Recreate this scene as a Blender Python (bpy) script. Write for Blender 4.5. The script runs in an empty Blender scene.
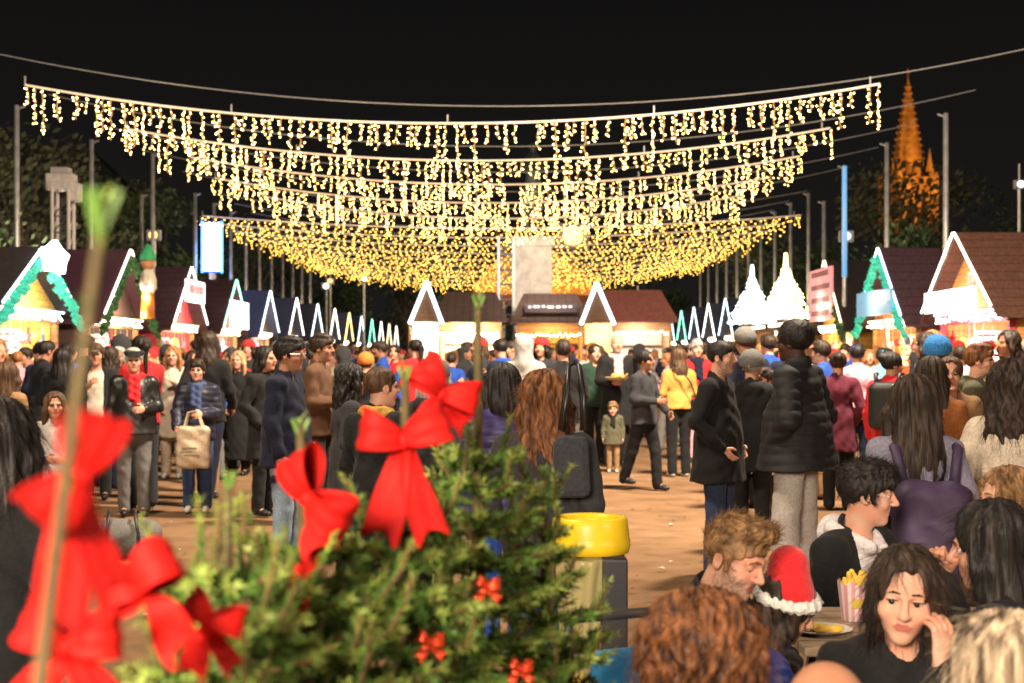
import bpy, math, random
import numpy as np
from mathutils import Vector, Matrix
SC = bpy.context.scene
COL = SC.collection
R = math.radians
PI = math.pi
# ------------------------------------------------------------------ camera, night sky, lamps, exposure
F = 1422.0; HY = 358.0; CH = 1.55          # focal length in pixels, horizon row, camera height in metres
cam_data = bpy.data.cameras.new('camera'); cam = bpy.data.objects.new('camera', cam_data); COL.objects.link(cam)
cam_data.sensor_width = 36.0; cam_data.lens = 36.0 * F / 1024.0; cam_data.shift_y = (HY - 341.5) / 1024.0
cam_data.clip_start = 0.05; cam_data.clip_end = 2000
cam.location = (0, 0, CH); cam.rotation_euler = (R(90), 0, 0)
cam_data.dof.use_dof = True; cam_data.dof.focus_distance = 6.2; cam_data.dof.aperture_fstop = 4.3
SC.camera = cam
world = bpy.data.worlds.new('World'); SC.world = world; world.use_nodes = True
wn = world.node_tree.nodes; wl = world.node_tree.links
bg = wn['Background']; bg.inputs[1].default_value = 1.0
w_tc = wn.new('ShaderNodeTexCoord'); w_sep = wn.new('ShaderNodeSeparateXYZ'); w_rp = wn.new('ShaderNodeValToRGB')
wl.new(w_tc.outputs['Generated'], w_sep.inputs[0]); wl.new(w_sep.outputs[2], w_rp.inputs[0]); wl.new(w_rp.outputs[0], bg.inputs[0])
w_rp.color_ramp.elements[0].position = 0.0; w_rp.color_ramp.elements[0].color = (0.0125, 0.011, 0.0095, 1)
w_rp.color_ramp.elements[1].position = 0.30; w_rp.color_ramp.elements[1].color = (0.0045, 0.0043, 0.0045, 1)
SC.view_settings.view_transform = 'Standard'; SC.view_settings.look = 'None'; SC.view_settings.gamma = 1.0
SC.view_settings.exposure = 0.0; SC.view_settings.use_curve_mapping = False
SC.cycles.use_denoising = True
SC.cycles.sample_clamp_indirect = 3.0; SC.cycles.sample_clamp_direct = 0.0
SC.cycles.max_bounces = 5; SC.cycles.diffuse_bounces = 2; SC.cycles.glossy_bounces = 2; SC.cycles.transmission_bounces = 3
SC.cycles.transparent_max_bounces = 6
SC.cycles.caustics_reflective = False; SC.cycles.caustics_refractive = False

def area_lamp(name, loc, target, size, watts, color):
    l = bpy.data.lights.new(name, 'AREA'); l.shape = 'DISK'; l.size = size; l.energy = watts; l.color = color
    o = bpy.data.objects.new(name, l); COL.objects.link(o); o.location = loc
    o.rotation_euler = (Vector(target) - Vector(loc)).to_track_quat('-Z', 'Y').to_euler(); return o
def point_lamp(name, loc, watts, color, r=0.05):
    l = bpy.data.lights.new(name, 'POINT'); l.energy = watts; l.color = color; l.shadow_soft_size = r
    o = bpy.data.objects.new(name, l); COL.objects.link(o); o.location = loc; return o
def spot_lamp(name, loc, target, deg, watts, color, r=0.1):
    l = bpy.data.lights.new(name, 'SPOT'); l.energy = watts; l.color = color; l.spot_size = R(deg); l.spot_blend = 0.5; l.shadow_soft_size = r
    o = bpy.data.objects.new(name, l); COL.objects.link(o); o.location = loc
    o.rotation_euler = (Vector(target) - Vector(loc)).to_track_quat('-Z', 'Y').to_euler(); return o
# unseen area lamps added: key and side fill, overhead fill for the square
area_lamp('added_key_behind', (-1.5, -2.1, 2.7), (0.0, 2.4, 0.9), 1.5, 820, (1.0, 0.82, 0.62))
area_lamp('added_fill_side', (5.0, 1.0, 3.6), (1.2, 4.5, 0.9), 1.4, 170, (1.0, 0.78, 0.60))
area_lamp('added_square_fill', (-4.0, 7.0, 9.5), (-1.0, 15.0, 0.5), 1.5, 1350, (1.0, 0.80, 0.58))
area_lamp('added_square_fill_far', (4.0, 13.0, 10.5), (0.5, 26.0, 0.5), 1.5, 6800, (1.0, 0.82, 0.62))

def P(px, py, d):
    return Vector(((px - 512.0) * d / F, d, CH + (HY - py) * d / F))

# ------------------------------------------------------------------ tags
def tag(o, label=None, cat=None, group=None, kind=None):
    if label: o['label'] = label
    if cat: o['category'] = cat
    if group: o['group'] = group
    if kind: o['kind'] = kind
    return o
def empty(name, loc=(0, 0, 0), rz=0.0, label=None, cat=None, group=None):
    o = bpy.data.objects.new(name, None); COL.objects.link(o); o.location = loc; o.rotation_euler = (0, 0, rz)
    o.empty_display_size = 0.1
    return tag(o, label, cat, group)
def kids(o): return [c for c in KID.get(o.name, [])]
KID = {}
def link(name, me, parent=None):
    o = bpy.data.objects.new(name, me); COL.objects.link(o)
    if parent is not None:
        o.parent = parent; KID.setdefault(parent.name, []).append(o)
    return o
def copy_tree(o, parent=None):
    c = o.copy(); COL.objects.link(c)
    if parent is not None:
        c.parent = parent; KID.setdefault(parent.name, []).append(c)
    for ch in kids(o): copy_tree(ch, c)
    return c
def walk(o):
    yield o
    for c in kids(o): yield from walk(c)
def swap(o, old, new):
    """give every slot of o's tree that holds OLD the material NEW, on this object only"""
    for x in walk(o):
        if x.type != 'MESH': continue
        for s in x.material_slots:
            if s.material is old: s.link = 'OBJECT'; s.material = new

# ------------------------------------------------------------------ materials
MATS = {}
def mat(key, color=(0.5, 0.5, 0.5), rough=0.7, metal=0.0, var=0.0, scale=8.0, bump=0.0, emit=None, strength=0.0, stretch=None, color2=None,
        spec=0.4, sheen=0.0, alpha=1.0, transmission=0.0, lightsample=True, detail=4.0, coat=0.0, sss=0.0):
    if key in MATS: return MATS[key]
    m = bpy.data.materials.new(key); m.use_nodes = True; MATS[key] = m
    nt = m.node_tree; n = nt.nodes; l = nt.links; b = n['Principled BSDF']
    b.inputs['Roughness'].default_value = rough; b.inputs['Metallic'].default_value = metal
    b.inputs['Specular IOR Level'].default_value = spec
    b.inputs['Base Color'].default_value = (*color, 1)
    if sheen: b.inputs['Sheen Weight'].default_value = sheen
    if sss: b.inputs['Subsurface Weight'].default_value = sss; b.inputs['Subsurface Scale'].default_value = 0.008
    if coat: b.inputs['Coat Weight'].default_value = coat
    if alpha < 1: b.inputs['Alpha'].default_value = alpha
    if transmission: b.inputs['Transmission Weight'].default_value = transmission
    if var or bump or color2:
        tc = n.new('ShaderNodeTexCoord'); mp = n.new('ShaderNodeMapping'); l.new(tc.outputs['Object'], mp.inputs[0])
        if stretch: mp.inputs['Scale'].default_value = stretch
        nz = n.new('ShaderNodeTexNoise'); nz.inputs['Scale'].default_value = scale; nz.inputs['Detail'].default_value = detail
        l.new(mp.outputs[0], nz.inputs['Vector'])
        if var or color2:
            rp = n.new('ShaderNodeValToRGB'); l.new(nz.outputs[0], rp.inputs[0])
            a = color if color2 else tuple(c * (1 - var) for c in color); z = color2 if color2 else tuple(min(1, c * (1 + var)) for c in color)
            rp.color_ramp.elements[0].position = 0.36; rp.color_ramp.elements[0].color = (*a, 1)
            rp.color_ramp.elements[1].position = 0.64; rp.color_ramp.elements[1].color = (*z, 1)
            l.new(rp.outputs[0], b.inputs['Base Color'])
        if bump:
            bp = n.new('ShaderNodeBump'); bp.inputs['Strength'].default_value = bump; bp.inputs['Distance'].default_value = 0.02
            l.new(nz.outputs[0], bp.inputs['Height']); l.new(bp.outputs[0], b.inputs['Normal'])
    if emit:
        b.inputs['Emission Color'].default_value = (*emit, 1); b.inputs['Emission Strength'].default_value = strength
        if not lightsample: m.cycles.emission_sampling = 'NONE'
    return m
def planks(key, color, rough=0.7, freq=7.0, axis=2, emit=None, strength=0):
    """boards: grain plus a dark joint every 1/freq metres along one axis"""
    if key in MATS: return MATS[key]
    m = mat(key, color, rough, var=0.25, scale=3.0, bump=0.15, stretch=[(0.6, 6, 6), (6, 0.6, 6), (1, 1, 12)][axis], emit=emit, strength=strength)
    nt = m.node_tree; n = nt.nodes; l = nt.links; b = n['Principled BSDF']
    tc = n.new('ShaderNodeTexCoord'); sp = n.new('ShaderNodeSeparateXYZ'); l.new(tc.outputs['Object'], sp.inputs[0])
    mu = n.new('ShaderNodeMath'); mu.operation = 'MULTIPLY'; mu.inputs[1].default_value = freq; l.new(sp.outputs[axis], mu.inputs[0])
    fr = n.new('ShaderNodeMath'); fr.operation = 'FRACT'; l.new(mu.outputs[0], fr.inputs[0])
    gt = n.new('ShaderNodeMath'); gt.operation = 'LESS_THAN'; gt.inputs[1].default_value = 0.08; l.new(fr.outputs[0], gt.inputs[0])
    mx = n.new('ShaderNodeMix'); mx.data_type = 'RGBA'; l.new(gt.outputs[0], mx.inputs[0])
    src = b.inputs['Base Color'].links[0].from_socket; l.new(src, mx.inputs[6]); mx.inputs[7].default_value = (*[c * 0.25 for c in color], 1)
    l.new(mx.outputs[2], b.inputs['Base Color'])
    return m
def cloth(key, color, rough=0.85, var=0.14, bump=0.2, scale=70.0, sheen=0.05, spec=0.2):
    return mat('cloth_' + key, color, rough, var=var, scale=scale, bump=bump, sheen=sheen, spec=spec)
def hairmat(key, c1, c2):
    mat('hair_short_' + key, c1, 0.6, scale=60.0, color2=c2, stretch=(1, 0.22, 0.35), bump=0.5, spec=0.35, detail=4)
    return mat('hair_' + key, c1, 0.55, scale=34.0, color2=c2, stretch=(1, 1, 0.10), bump=0.5, spec=0.32, detail=5)
def skin(key, c):
    return mat('skin_' + key, c, 0.55, scale=16, color2=(c[0] * 1.02, c[1] * 0.78, c[2] * 0.72), bump=0.10, spec=0.3, detail=9, sss=0.22)
def glow(key, color, strength, sample=True):
    return mat('glow_' + key, (0.3, 0.3, 0.3), 0.5, emit=color, strength=strength, lightsample=sample)

# ------------------------------------------------------------------ plain mesh builder
class MB:
    def __init__(s): s.v = []; s.f = []; s.m = []; s.cur = 0
    def slot(s, k): s.cur = k; return s
    def add(s, vs, fs):
        o = len(s.v); s.v += [tuple(p) for p in vs]; s.f += [tuple(o + i for i in f) for f in fs]; s.m += [s.cur] * len(fs); return s
    def box(s, c, h, rot=None, taper=1.0):
        vs = []
        for z in (-1, 1):
            t = taper if z > 0 else 1.0
            for x, y in ((-1, -1), (1, -1), (1, 1), (-1, 1)):
                p = Vector((x * h[0] * t, y * h[1] * t, z * h[2]))
                if rot is not None: p = rot @ p
                vs.append(p + Vector(c))
        return s.add(vs, [(3, 2, 1, 0), (4, 5, 6, 7), (0, 1, 5, 4), (1, 2, 6, 5), (2, 3, 7, 6), (3, 0, 4, 7)])
    def bbox(s, x0, x1, y0, y1, z0, z1): return s.box(((x0 + x1) / 2, (y0 + y1) / 2, (z0 + z1) / 2), ((x1 - x0) / 2, (y1 - y0) / 2, (z1 - z0) / 2))
    def bar(s, a, b, w, h=None, up=(0, 0, 1)):
        a = Vector(a); b = Vector(b); h = h or w; u = (b - a).normalized(); upv = Vector(up)
        if abs(u.dot(upv)) > 0.98: upv = Vector((1, 0, 0))
        x = u.cross(upv).normalized(); y = x.cross(u)
        rot = Matrix((x, u, y)).transposed()
        return s.box((a + b) / 2, (w / 2, (b - a).length / 2, h / 2), rot)
    def tube(s, pts, r, n=6, caps=True):
        pts = [Vector(p) for p in pts]; rr = r if isinstance(r, (list, tuple)) else [r] * len(pts)
        rings = []; prev = None
        for i, p in enumerate(pts):
            t = (pts[min(i + 1, len(pts) - 1)] - pts[max(i - 1, 0)]).normalized()
            ref = prev if prev is not None else (Vector((0, 0, 1)) if abs(t.z) < 0.9 else Vector((1, 0, 0)))
            x = (ref - t * ref.dot(t)).normalized() if prev is not None else t.cross(ref).normalized(); prev = x; y = t.cross(x)
            rings.append([p + (x * math.cos(2 * PI * k / n) + y * math.sin(2 * PI * k / n)) * rr[i] for k in range(n)])
        vs = [q for g in rings for q in g]; fs = []
        for i in range(len(pts) - 1):
            for k in range(n): fs.append((i * n + k, i * n + (k + 1) % n, (i + 1) * n + (k + 1) % n, (i + 1) * n + k))
        if caps: fs.append(tuple(range(n))[::-1]); fs.append(tuple(range((len(pts) - 1) * n, len(pts) * n)))
        return s.add(vs, fs)
    def lathe(s, prof, c=(0, 0, 0), n=20, caps=False):
        vs = []; fs = []
        for r, z in prof:
            for k in range(n): vs.append((c[0] + r * math.cos(2 * PI * k / n), c[1] + r * math.sin(2 * PI * k / n), c[2] + z))
        for i in range(len(prof) - 1):
            for k in range(n): fs.append((i * n + k, i * n + (k + 1) % n, (i + 1) * n + (k + 1) % n, (i + 1) * n + k))
        if caps: fs.append(tuple(range(n))[::-1]); fs.append(tuple(range((len(prof) - 1) * n, len(prof) * n)))
        return s.add(vs, fs)
    def prism(s, poly, y0, y1):
        """polygon in XZ (counter-clockwise seen from -Y) pushed from y0 to y1"""
        n = len(poly); vs = [(x, y0, z) for x, z in poly] + [(x, y1, z) for x, z in poly]
        fs = [tuple(range(n)), tuple(range(n, 2 * n))[::-1]] + [(i + n, (i + 1) % n + n, (i + 1) % n, i) for i in range(n)]
        return s.add(vs, fs)
    def octa(s, c, r):
        x, y, z = c
        return s.add([(x + r, y, z), (x - r, y, z), (x, y + r, z), (x, y - r, z), (x, y, z + r), (x, y, z - r)],
                     [(0, 2, 4), (2, 1, 4), (1, 3, 4), (3, 0, 4), (2, 0, 5), (1, 2, 5), (3, 1, 5), (0, 3, 5)])
    def ball(s, c, r, n=10, m=7):
        rz = r if isinstance(r, (tuple, list)) else (r, r, r); vs = []; fs = []
        for i in range(m + 1):
            a = PI * i / m
            for k in range(n): vs.append((c[0] + rz[0] * math.sin(a) * math.cos(2 * PI * k / n), c[1] + rz[1] * math.sin(a) * math.sin(2 * PI * k / n), c[2] + rz[2] * math.cos(a)))
        for i in range(m):
            for k in range(n): fs.append((i * n + k, (i + 1) * n + k, (i + 1) * n + (k + 1) % n, i * n + (k + 1) % n))
        return s.add(vs, fs)
    def mesh(s, name, mats, smooth=False):
        me = bpy.data.meshes.new(name); me.from_pydata([tuple(v) for v in s.v], [], s.f)
        for m in (mats if isinstance(mats, (list, tuple)) else [mats]): me.materials.append(m)
        me.polygons.foreach_set('material_index', s.m)
        if smooth: me.polygons.foreach_set('use_smooth', [True] * len(s.f))
        me.update(); return me
    def build(s, name, mats, parent=None, smooth=False, bevel=0.0):
        o = link(name, s.mesh(name, mats, smooth), parent)
        if bevel:
            b = o.modifiers.new('bevel', 'BEVEL'); b.width = bevel; b.segments = 2; b.limit_method = 'ANGLE'
        return o

# ------------------------------------------------------------------ smooth solids: distance fields turned into one skin
def rotm(yaw=0.0, pitch=0.0, roll=0.0):
    cz, sz, cx, sx, cy, sy = math.cos(yaw), math.sin(yaw), math.cos(pitch), math.sin(pitch), math.cos(roll), math.sin(roll)
    Z = np.array([[cz, -sz, 0], [sz, cz, 0], [0, 0, 1]]); X = np.array([[1, 0, 0], [0, cx, -sx], [0, sx, cx]]); Y = np.array([[cy, 0, sy], [0, 1, 0], [-sy, 0, cy]])
    return Z @ X @ Y
I3 = np.eye(3)
def A3(*p): return np.array(p if len(p) > 1 else p[0], float)
class Solid:
    def __init__(s): s.ops = []; s.lo = np.full(3, 9e9); s.hi = np.full(3, -9e9)
    def _b(s, lo, hi, sub):
        if not sub: s.lo = np.minimum(s.lo, lo); s.hi = np.maximum(s.hi, hi)
    def cap(s, a, b, ra, rb=None, k=0.02, sub=False):
        a = A3(a); b = A3(b); rb = ra if rb is None else rb; r = max(ra, rb); ab = b - a; L = max(float(ab @ ab), 1e-9)
        def f(X, Y, Z):
            t = np.clip(((X - a[0]) * ab[0] + (Y - a[1]) * ab[1] + (Z - a[2]) * ab[2]) / L, 0, 1)
            return np.sqrt((X - a[0] - t * ab[0]) ** 2 + (Y - a[1] - t * ab[1]) ** 2 + (Z - a[2] - t * ab[2]) ** 2) - (ra + (rb - ra) * t)
        lo = np.minimum(a, b) - r; hi = np.maximum(a, b) + r; s._b(lo, hi, sub); s.ops.append((f, lo, hi, k, sub)); return s
    def ell(s, c, r, M=I3, k=0.02, sub=False):
        c = A3(c); r = A3(r); M = np.asarray(M)
        def f(X, Y, Z):
            dx, dy, dz = X - c[0], Y - c[1], Z - c[2]
            q = [(M[0, i] * dx + M[1, i] * dy + M[2, i] * dz) / r[i] for i in range(3)]
            k0 = np.sqrt(q[0] ** 2 + q[1] ** 2 + q[2] ** 2) + 1e-9; k1 = np.sqrt((q[0] / r[0]) ** 2 + (q[1] / r[1]) ** 2 + (q[2] / r[2]) ** 2) + 1e-9
            return k0 * (k0 - 1) / k1
        e = np.sqrt(((M * r) ** 2).sum(1)); s._b(c - e, c + e, sub); s.ops.append((f, c - e, c + e, k, sub)); return s
    def fcap(s, a, b, ra, rb, fy=0.7, k=0.03, M=I3, sub=False):
        """upright tapering body of elliptic section: fy is depth over width"""
        a = A3(a); b = A3(b); r = max(ra, rb); M = np.asarray(M); S = np.array([1, 1 / fy, 1])
        A = (M.T @ a) * S; B = (M.T @ b) * S; ab = B - A; L = max(float(ab @ ab), 1e-9)
        def f(X, Y, Z):
            q = [(M[0, i] * X + M[1, i] * Y + M[2, i] * Z) * S[i] for i in range(3)]
            t = np.clip(sum((q[i] - A[i]) * ab[i] for i in range(3)) / L, 0, 1)
            return (np.sqrt(sum((q[i] - A[i] - t * ab[i]) ** 2 for i in range(3))) - (ra + (rb - ra) * t)) * min(1, fy + 0.15)
        s._b(np.minimum(a, b) - r, np.maximum(a, b) + r, sub); s.ops.append((f, np.minimum(a, b) - r, np.maximum(a, b) + r, k, sub)); return s
    def box(s, c, h, M=I3, rd=0.01, k=0.01, sub=False):
        c = A3(c); h = A3(h) - rd; M = np.asarray(M)
        def f(X, Y, Z):
            dx, dy, dz = X - c[0], Y - c[1], Z - c[2]
            q = [np.abs(M[0, i] * dx + M[1, i] * dy + M[2, i] * dz) - h[i] for i in range(3)]
            return np.sqrt(sum(np.maximum(x, 0) ** 2 for x in q)) + np.minimum(np.maximum(np.maximum(q[0], q[1]), q[2]), 0) - rd
        e = np.abs(M) @ (h + rd); s._b(c - e, c + e, sub); s.ops.append((f, c - e, c + e, k, sub)); return s
    def fn(s, f): s.ops.append((f, None, None, 0, False)); return s
    def grid(s, h, bands=()):
        axes = []
        for i in range(3):
            lo, hi = s.lo[i] - 2.5 * h, s.hi[i] + 2.5 * h; pts = []; x = lo
            bs = [(b[0][i], b[1][i], b[2]) for b in bands]
            while x < hi:
                st = h
                for b0, b1, bh in bs:
                    if b0 - bh <= x <= b1: st = min(st, bh)
                    elif x < b0 < x + st: st = max(min(st, b0 - x), 0.3 * st)
                pts.append(x); x += st
            pts.append(x); axes.append(np.array(pts))
        return axes
    def verts(s, h, bands=()):
        xs, ys, zs = s.grid(h, bands); V = np.full((len(xs), len(ys), len(zs)), 0.5)
        for f, lo, hi, k, sub in s.ops:
            if lo is None: V = f(V, xs[:, None, None], ys[None, :, None], zs[None, None, :]); continue
            m = k + 2.2 * h
            i0, i1 = np.searchsorted(xs, [lo[0] - m, hi[0] + m]); j0, j1 = np.searchsorted(ys, [lo[1] - m, hi[1] + m]); l0, l1 = np.searchsorted(zs, [lo[2] - m, hi[2] + m])
            if i1 <= i0 or j1 <= j0 or l1 <= l0: continue
            d2 = f(xs[i0:i1, None, None], ys[None, j0:j1, None], zs[None, None, l0:l1]); d1 = V[i0:i1, j0:j1, l0:l1]
            if sub: d1 = -d1
            if k > 1e-6:
                t = np.clip(0.5 + 0.5 * (d2 - d1) / k, 0, 1); d = d2 + (d1 - d2) * t - k * t * (1 - t)
            else: d = np.minimum(d1, d2)
            V[i0:i1, j0:j1, l0:l1] = -d if sub else d
        return nets(V, xs, ys, zs)
    def mesh(s, name, mats, h, bands=()):
        v, f = s.verts(h, bands); return raw_mesh(name, v, f, mats)
    def build(s, name, mats, parent, h, bands=()): return link(name, s.mesh(name, mats, h, bands), parent)
def raw_mesh(name, v, f, mats):
    me = bpy.data.meshes.new(name); me.from_pydata(v.tolist(), [], f.tolist())
    for m in (mats if isinstance(mats, (list, tuple)) else [mats]): me.materials.append(m)
    me.polygons.foreach_set('use_smooth', np.ones(len(f), bool)); me.update(); return me
def nets(V, xs, ys, zs):
    S = V < 0; n = np.array(V.shape) - 1
    c = np.zeros(n, np.uint8)
    offs = [(a, b, g) for a in (0, 1) for b in (0, 1) for g in (0, 1)]
    for a, b, g in offs: c += S[a:a + n[0], b:b + n[1], g:g + n[2]]
    I, J, K = np.nonzero((c > 0) & (c < 8))
    val = {o: V[I + o[0], J + o[1], K + o[2]] for o in offs}
    acc = np.zeros((len(I), 3)); cnt = np.zeros(len(I))
    for o in offs:
        for ax in range(3):
            if o[ax]: continue
            p = list(o); p[ax] = 1; v0, v1 = val[o], val[tuple(p)]; x = (v0 < 0) != (v1 < 0)
            t = np.where(x, v0 / np.where(x, v0 - v1, 1), 0)
            q = np.zeros((len(I), 3)); q[:] = o; q[:, ax] += t
            acc += q * x[:, None]; cnt += x
    fr = acc / cnt[:, None]
    v = np.stack([xs[I] + fr[:, 0] * (xs[I + 1] - xs[I]), ys[J] + fr[:, 1] * (ys[J + 1] - ys[J]), zs[K] + fr[:, 2] * (zs[K + 1] - zs[K])], 1)
    idx = np.full(n, -1, np.int64); idx[I, J, K] = np.arange(len(I)); quads = []
    for ax in range(3):
        o1, o2 = (ax + 1) % 3, (ax + 2) % 3
        a = [slice(None)] * 3; b = [slice(None)] * 3; a[ax] = slice(0, -1); b[ax] = slice(1, None)
        for o in (o1, o2): a[o] = slice(1, -1); b[o] = slice(1, -1)
        s0, s1 = S[tuple(a)], S[tuple(b)]; E = np.nonzero(s0 != s1); e = [E[0].copy(), E[1].copy(), E[2].copy()]
        e[o1] = e[o1] + 1; e[o2] = e[o2] + 1
        def g(d1, d2):
            w = [e[0], e[1], e[2]]; w[o1] = w[o1] - d1; w[o2] = w[o2] - d2; return idx[w[0], w[1], w[2]]
        Q = np.stack([g(1, 1), g(0, 1), g(0, 0), g(1, 0)], 1); flip = ~s0[E]
        Q[flip] = Q[flip][:, ::-1]; quads.append(Q)
    return v, np.concatenate(quads)
# ------------------------------------------------------------------ people
BLACK_SHOE = mat('shoe_black', (0.015, 0.014, 0.014), 0.45, var=0.2, scale=12); BROWN_SHOE = mat('shoe_brown', (0.08, 0.04, 0.02), 0.5, var=0.2, scale=12)
WHITE_SHOE = mat('shoe_white', (0.6, 0.58, 0.55), 0.5, var=0.1, scale=12)
LIP = mat('lips', (0.42, 0.13, 0.11), 0.4, var=0.1, scale=30); LIPD = mat('lips_dark', (0.16, 0.06, 0.05), 0.4)
EYE = mat('eye_white', (.48, .43, .40), .3); IRIS = mat('eye_iris', (0.02, 0.012, 0.008), 0.15)
SK = {'pale': skin('pale', (0.62, 0.37, 0.27)), 'fair': skin('fair', (0.55, 0.31, 0.21)), 'tan': skin('tan', (0.42, 0.22, 0.135)), 'olive': skin('olive', (0.34, 0.18, 0.105)), 'dark': skin('dark', (0.06, 0.030, 0.019))}
HR = {'black': hairmat('black', (0.006, 0.005, 0.005), (0.022, 0.016, 0.013)), 'darkbrown': hairmat('darkbrown', (0.012, 0.007, 0.005), (0.045, 0.026, 0.016)),
      'brown': hairmat('brown', (0.035, 0.017, 0.009), (0.12, 0.062, 0.03)), 'auburn': hairmat('auburn', (0.055, 0.019, 0.007), (0.25, 0.10, 0.035)),
      'ginger': hairmat('ginger', (0.18, 0.07, 0.022), (0.42, 0.20, 0.07)), 'blond': hairmat('blond', (0.22, 0.13, 0.055), (0.55, 0.38, 0.19)),
      'grey': hairmat('grey', (0.22, 0.21, 0.20), (0.5, 0.49, 0.47)), 'sandy': hairmat('sandy', (0.10, 0.050, 0.02), (0.34, 0.19, 0.085)),
      'streaked': hairmat('streaked', (0.05, 0.032, 0.022), (0.62, 0.48, 0.33)), 'curlybrown': hairmat('curlybrown', (0.03, 0.011, 0.005), (0.20, 0.072, 0.022))}
def arm(kind, s):
    E, W = {'down': ((.235, .03, 1.14), (.245, -.04, .89)), 'pocket': ((.275, .07, 1.15), (.185, -.09, .96)), 'hold': ((.24, .0, 1.14), (.10, -.24, 1.13)),
            'phone': ((.235, -.03, 1.15), (.06, -.24, 1.30)), 'cross': ((.25, -.05, 1.16), (-.05, -.19, 1.17)), 'back': ((.24, .11, 1.17), (.24, .08, .92)),
            'front': ((.24, -.05, 1.15), (.22, -.22, .99)), 'face': ((.22, -.16, 1.20), (.07, -.16, 1.44)), 'lap': ((.25, -.02, 1.15), (.10, -.26, 1.02)),
            'table': ((.25, -.12, 1.17), (.08, -.36, 1.16)), 'out': ((.30, -.02, 1.14), (.34, -.14, .93)), 'raise': ((.27, -.24, 1.28), (.25, -.34, 1.55))}[kind]
    return A3(E[0] * s * .87, E[1], E[2] + .005), A3(W[0] * s * (.87 if kind != 'face' else 1), W[1], W[2])
def skeleton(sp):
    J = {}; sit = sp.get('sit', 0.0); up_z = -sit
    lean = sp.get('lean', 0.0); side = sp.get('tilt', 0.0); wd = sp.get('wide', 1.0) * 1.06
    M = rotm(sp.get('twist', 0.0), lean, side); piv = A3(0, 0.0, .97 + up_z)
    def up(p): p = A3(p) + A3(0, 0, up_z); return piv + M @ (p - piv)
    J['M'] = M; J['up'] = up; J['wd'] = wd
    for s, n in ((-1, 'R'), (1, 'L')):
        J['sh' + n] = up((.152 * s * wd, .012, 1.405)); e, w = arm(sp.get('arms', ('down', 'down'))[0 if s < 0 else 1], s)
        e = e * A3(wd, 1, 1); w = w * A3(wd, 1, 1)
        J['el' + n] = up(e); J['wr' + n] = up(w)
        lk = sp.get('legs', 'stand')
        if sit: H, K, A = (.10, 0, .95 + up_z), (.13, -.42, .95 + up_z + .05), (.13, -.40, .08)
        elif lk == 'walk': H, K, A = (.09, 0, .92), (.085, -.12 * s, .50), (.08, -.20 * s + .05, .09 + (.07 if s < 0 else 0))
        elif lk == 'wide': H, K, A = (.10, 0, .92), (.15, -.02, .49), (.18, .01, .08)
        else: H, K, A = (.092, 0, .92), (.098, -.015, .49), (.10, .015, .08)
        J['hi' + n], J['kn' + n], J['an' + n] = A3(H[0] * s, H[1], H[2]), A3(K[0] * s, K[1], K[2]), A3(A[0] * s, A[1], A[2])
    for k, v in sp.get('J', {}).items(): J[k] = A3(v)
    J['neck'] = up((0, .015, 1.46)); hy, hp, hr = sp.get('head', (0, 0, 0))
    J['hM'] = rotm(hy + sp.get('twist', 0.0), hp + lean * 0.35, hr); J['hc'] = up((0, -.012, 1.635)) + J['hM'] @ A3(0, -0.018, 0) + A3(sp.get('hoff', (0, 0, 0)))
    if 'post' in sp: sp['post'](J)
    return J
def sgn(n): return -1 if n == 'R' else 1
def hand(S, J, n, sc=1.0, curl=0.5, k=.006):
    w = J['wr' + n]; u = J.get('hd' + n)
    u = (w - J['el' + n]) if u is None else A3(u); u = u / np.linalg.norm(u)
    nv = J.get('hn' + n); nv = A3(-sgn(n), 0, 0) if nv is None else A3(nv)
    nv = nv - u * (nv @ u); nv = nv / (np.linalg.norm(nv) + 1e-9); v = np.cross(u, nv) * (-sgn(n))  # thumb side
    if 'tv' + n in J: v = v * J['tv' + n][0]
    pc = w + u * .05 * sc; M = np.stack([v, nv, u], 1)
    S.cap(w - u * .02, w + u * .02, .026 * sc, .028 * sc, k=.015); S.ell(pc, (.040 * sc, .017 * sc, .052 * sc), M, k=.012)
    for off, L in ((.030, .070), (.0105, .080), (-.009, .074), (-.028, .058)):
        a = w + u * .086 * sc + v * off * sc; L *= sc; c = curl * (1.0 + (.03 - off) * 6)
        d1 = u * math.cos(c * .7) + nv * math.sin(c * .7); d2 = u * math.cos(c * 1.7) + nv * math.sin(c * 1.7); d3 = u * math.cos(c * 2.4) + nv * math.sin(c * 2.4)
        b = a + d1 * L * .45; e = b + d2 * L * .32; g = e + d3 * L * .24
        S.cap(a - u * .02, b, .0095 * sc, .0088 * sc, k=k); S.cap(b, e, .0088 * sc, .008 * sc, k=.002); S.cap(e, g, .008 * sc, .0068 * sc, k=.002)
    a = w + u * .028 * sc + v * .032 * sc; b = a + (u * .6 + v * .65 + nv * .35) * .042 * sc; e = b + (u * .85 + v * .15 + nv * .4) * .034 * sc
    S.cap(a, b, .0135 * sc, .011 * sc, k=.012); S.cap(b, e, .011 * sc, .0085 * sc, k=.003)
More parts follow.
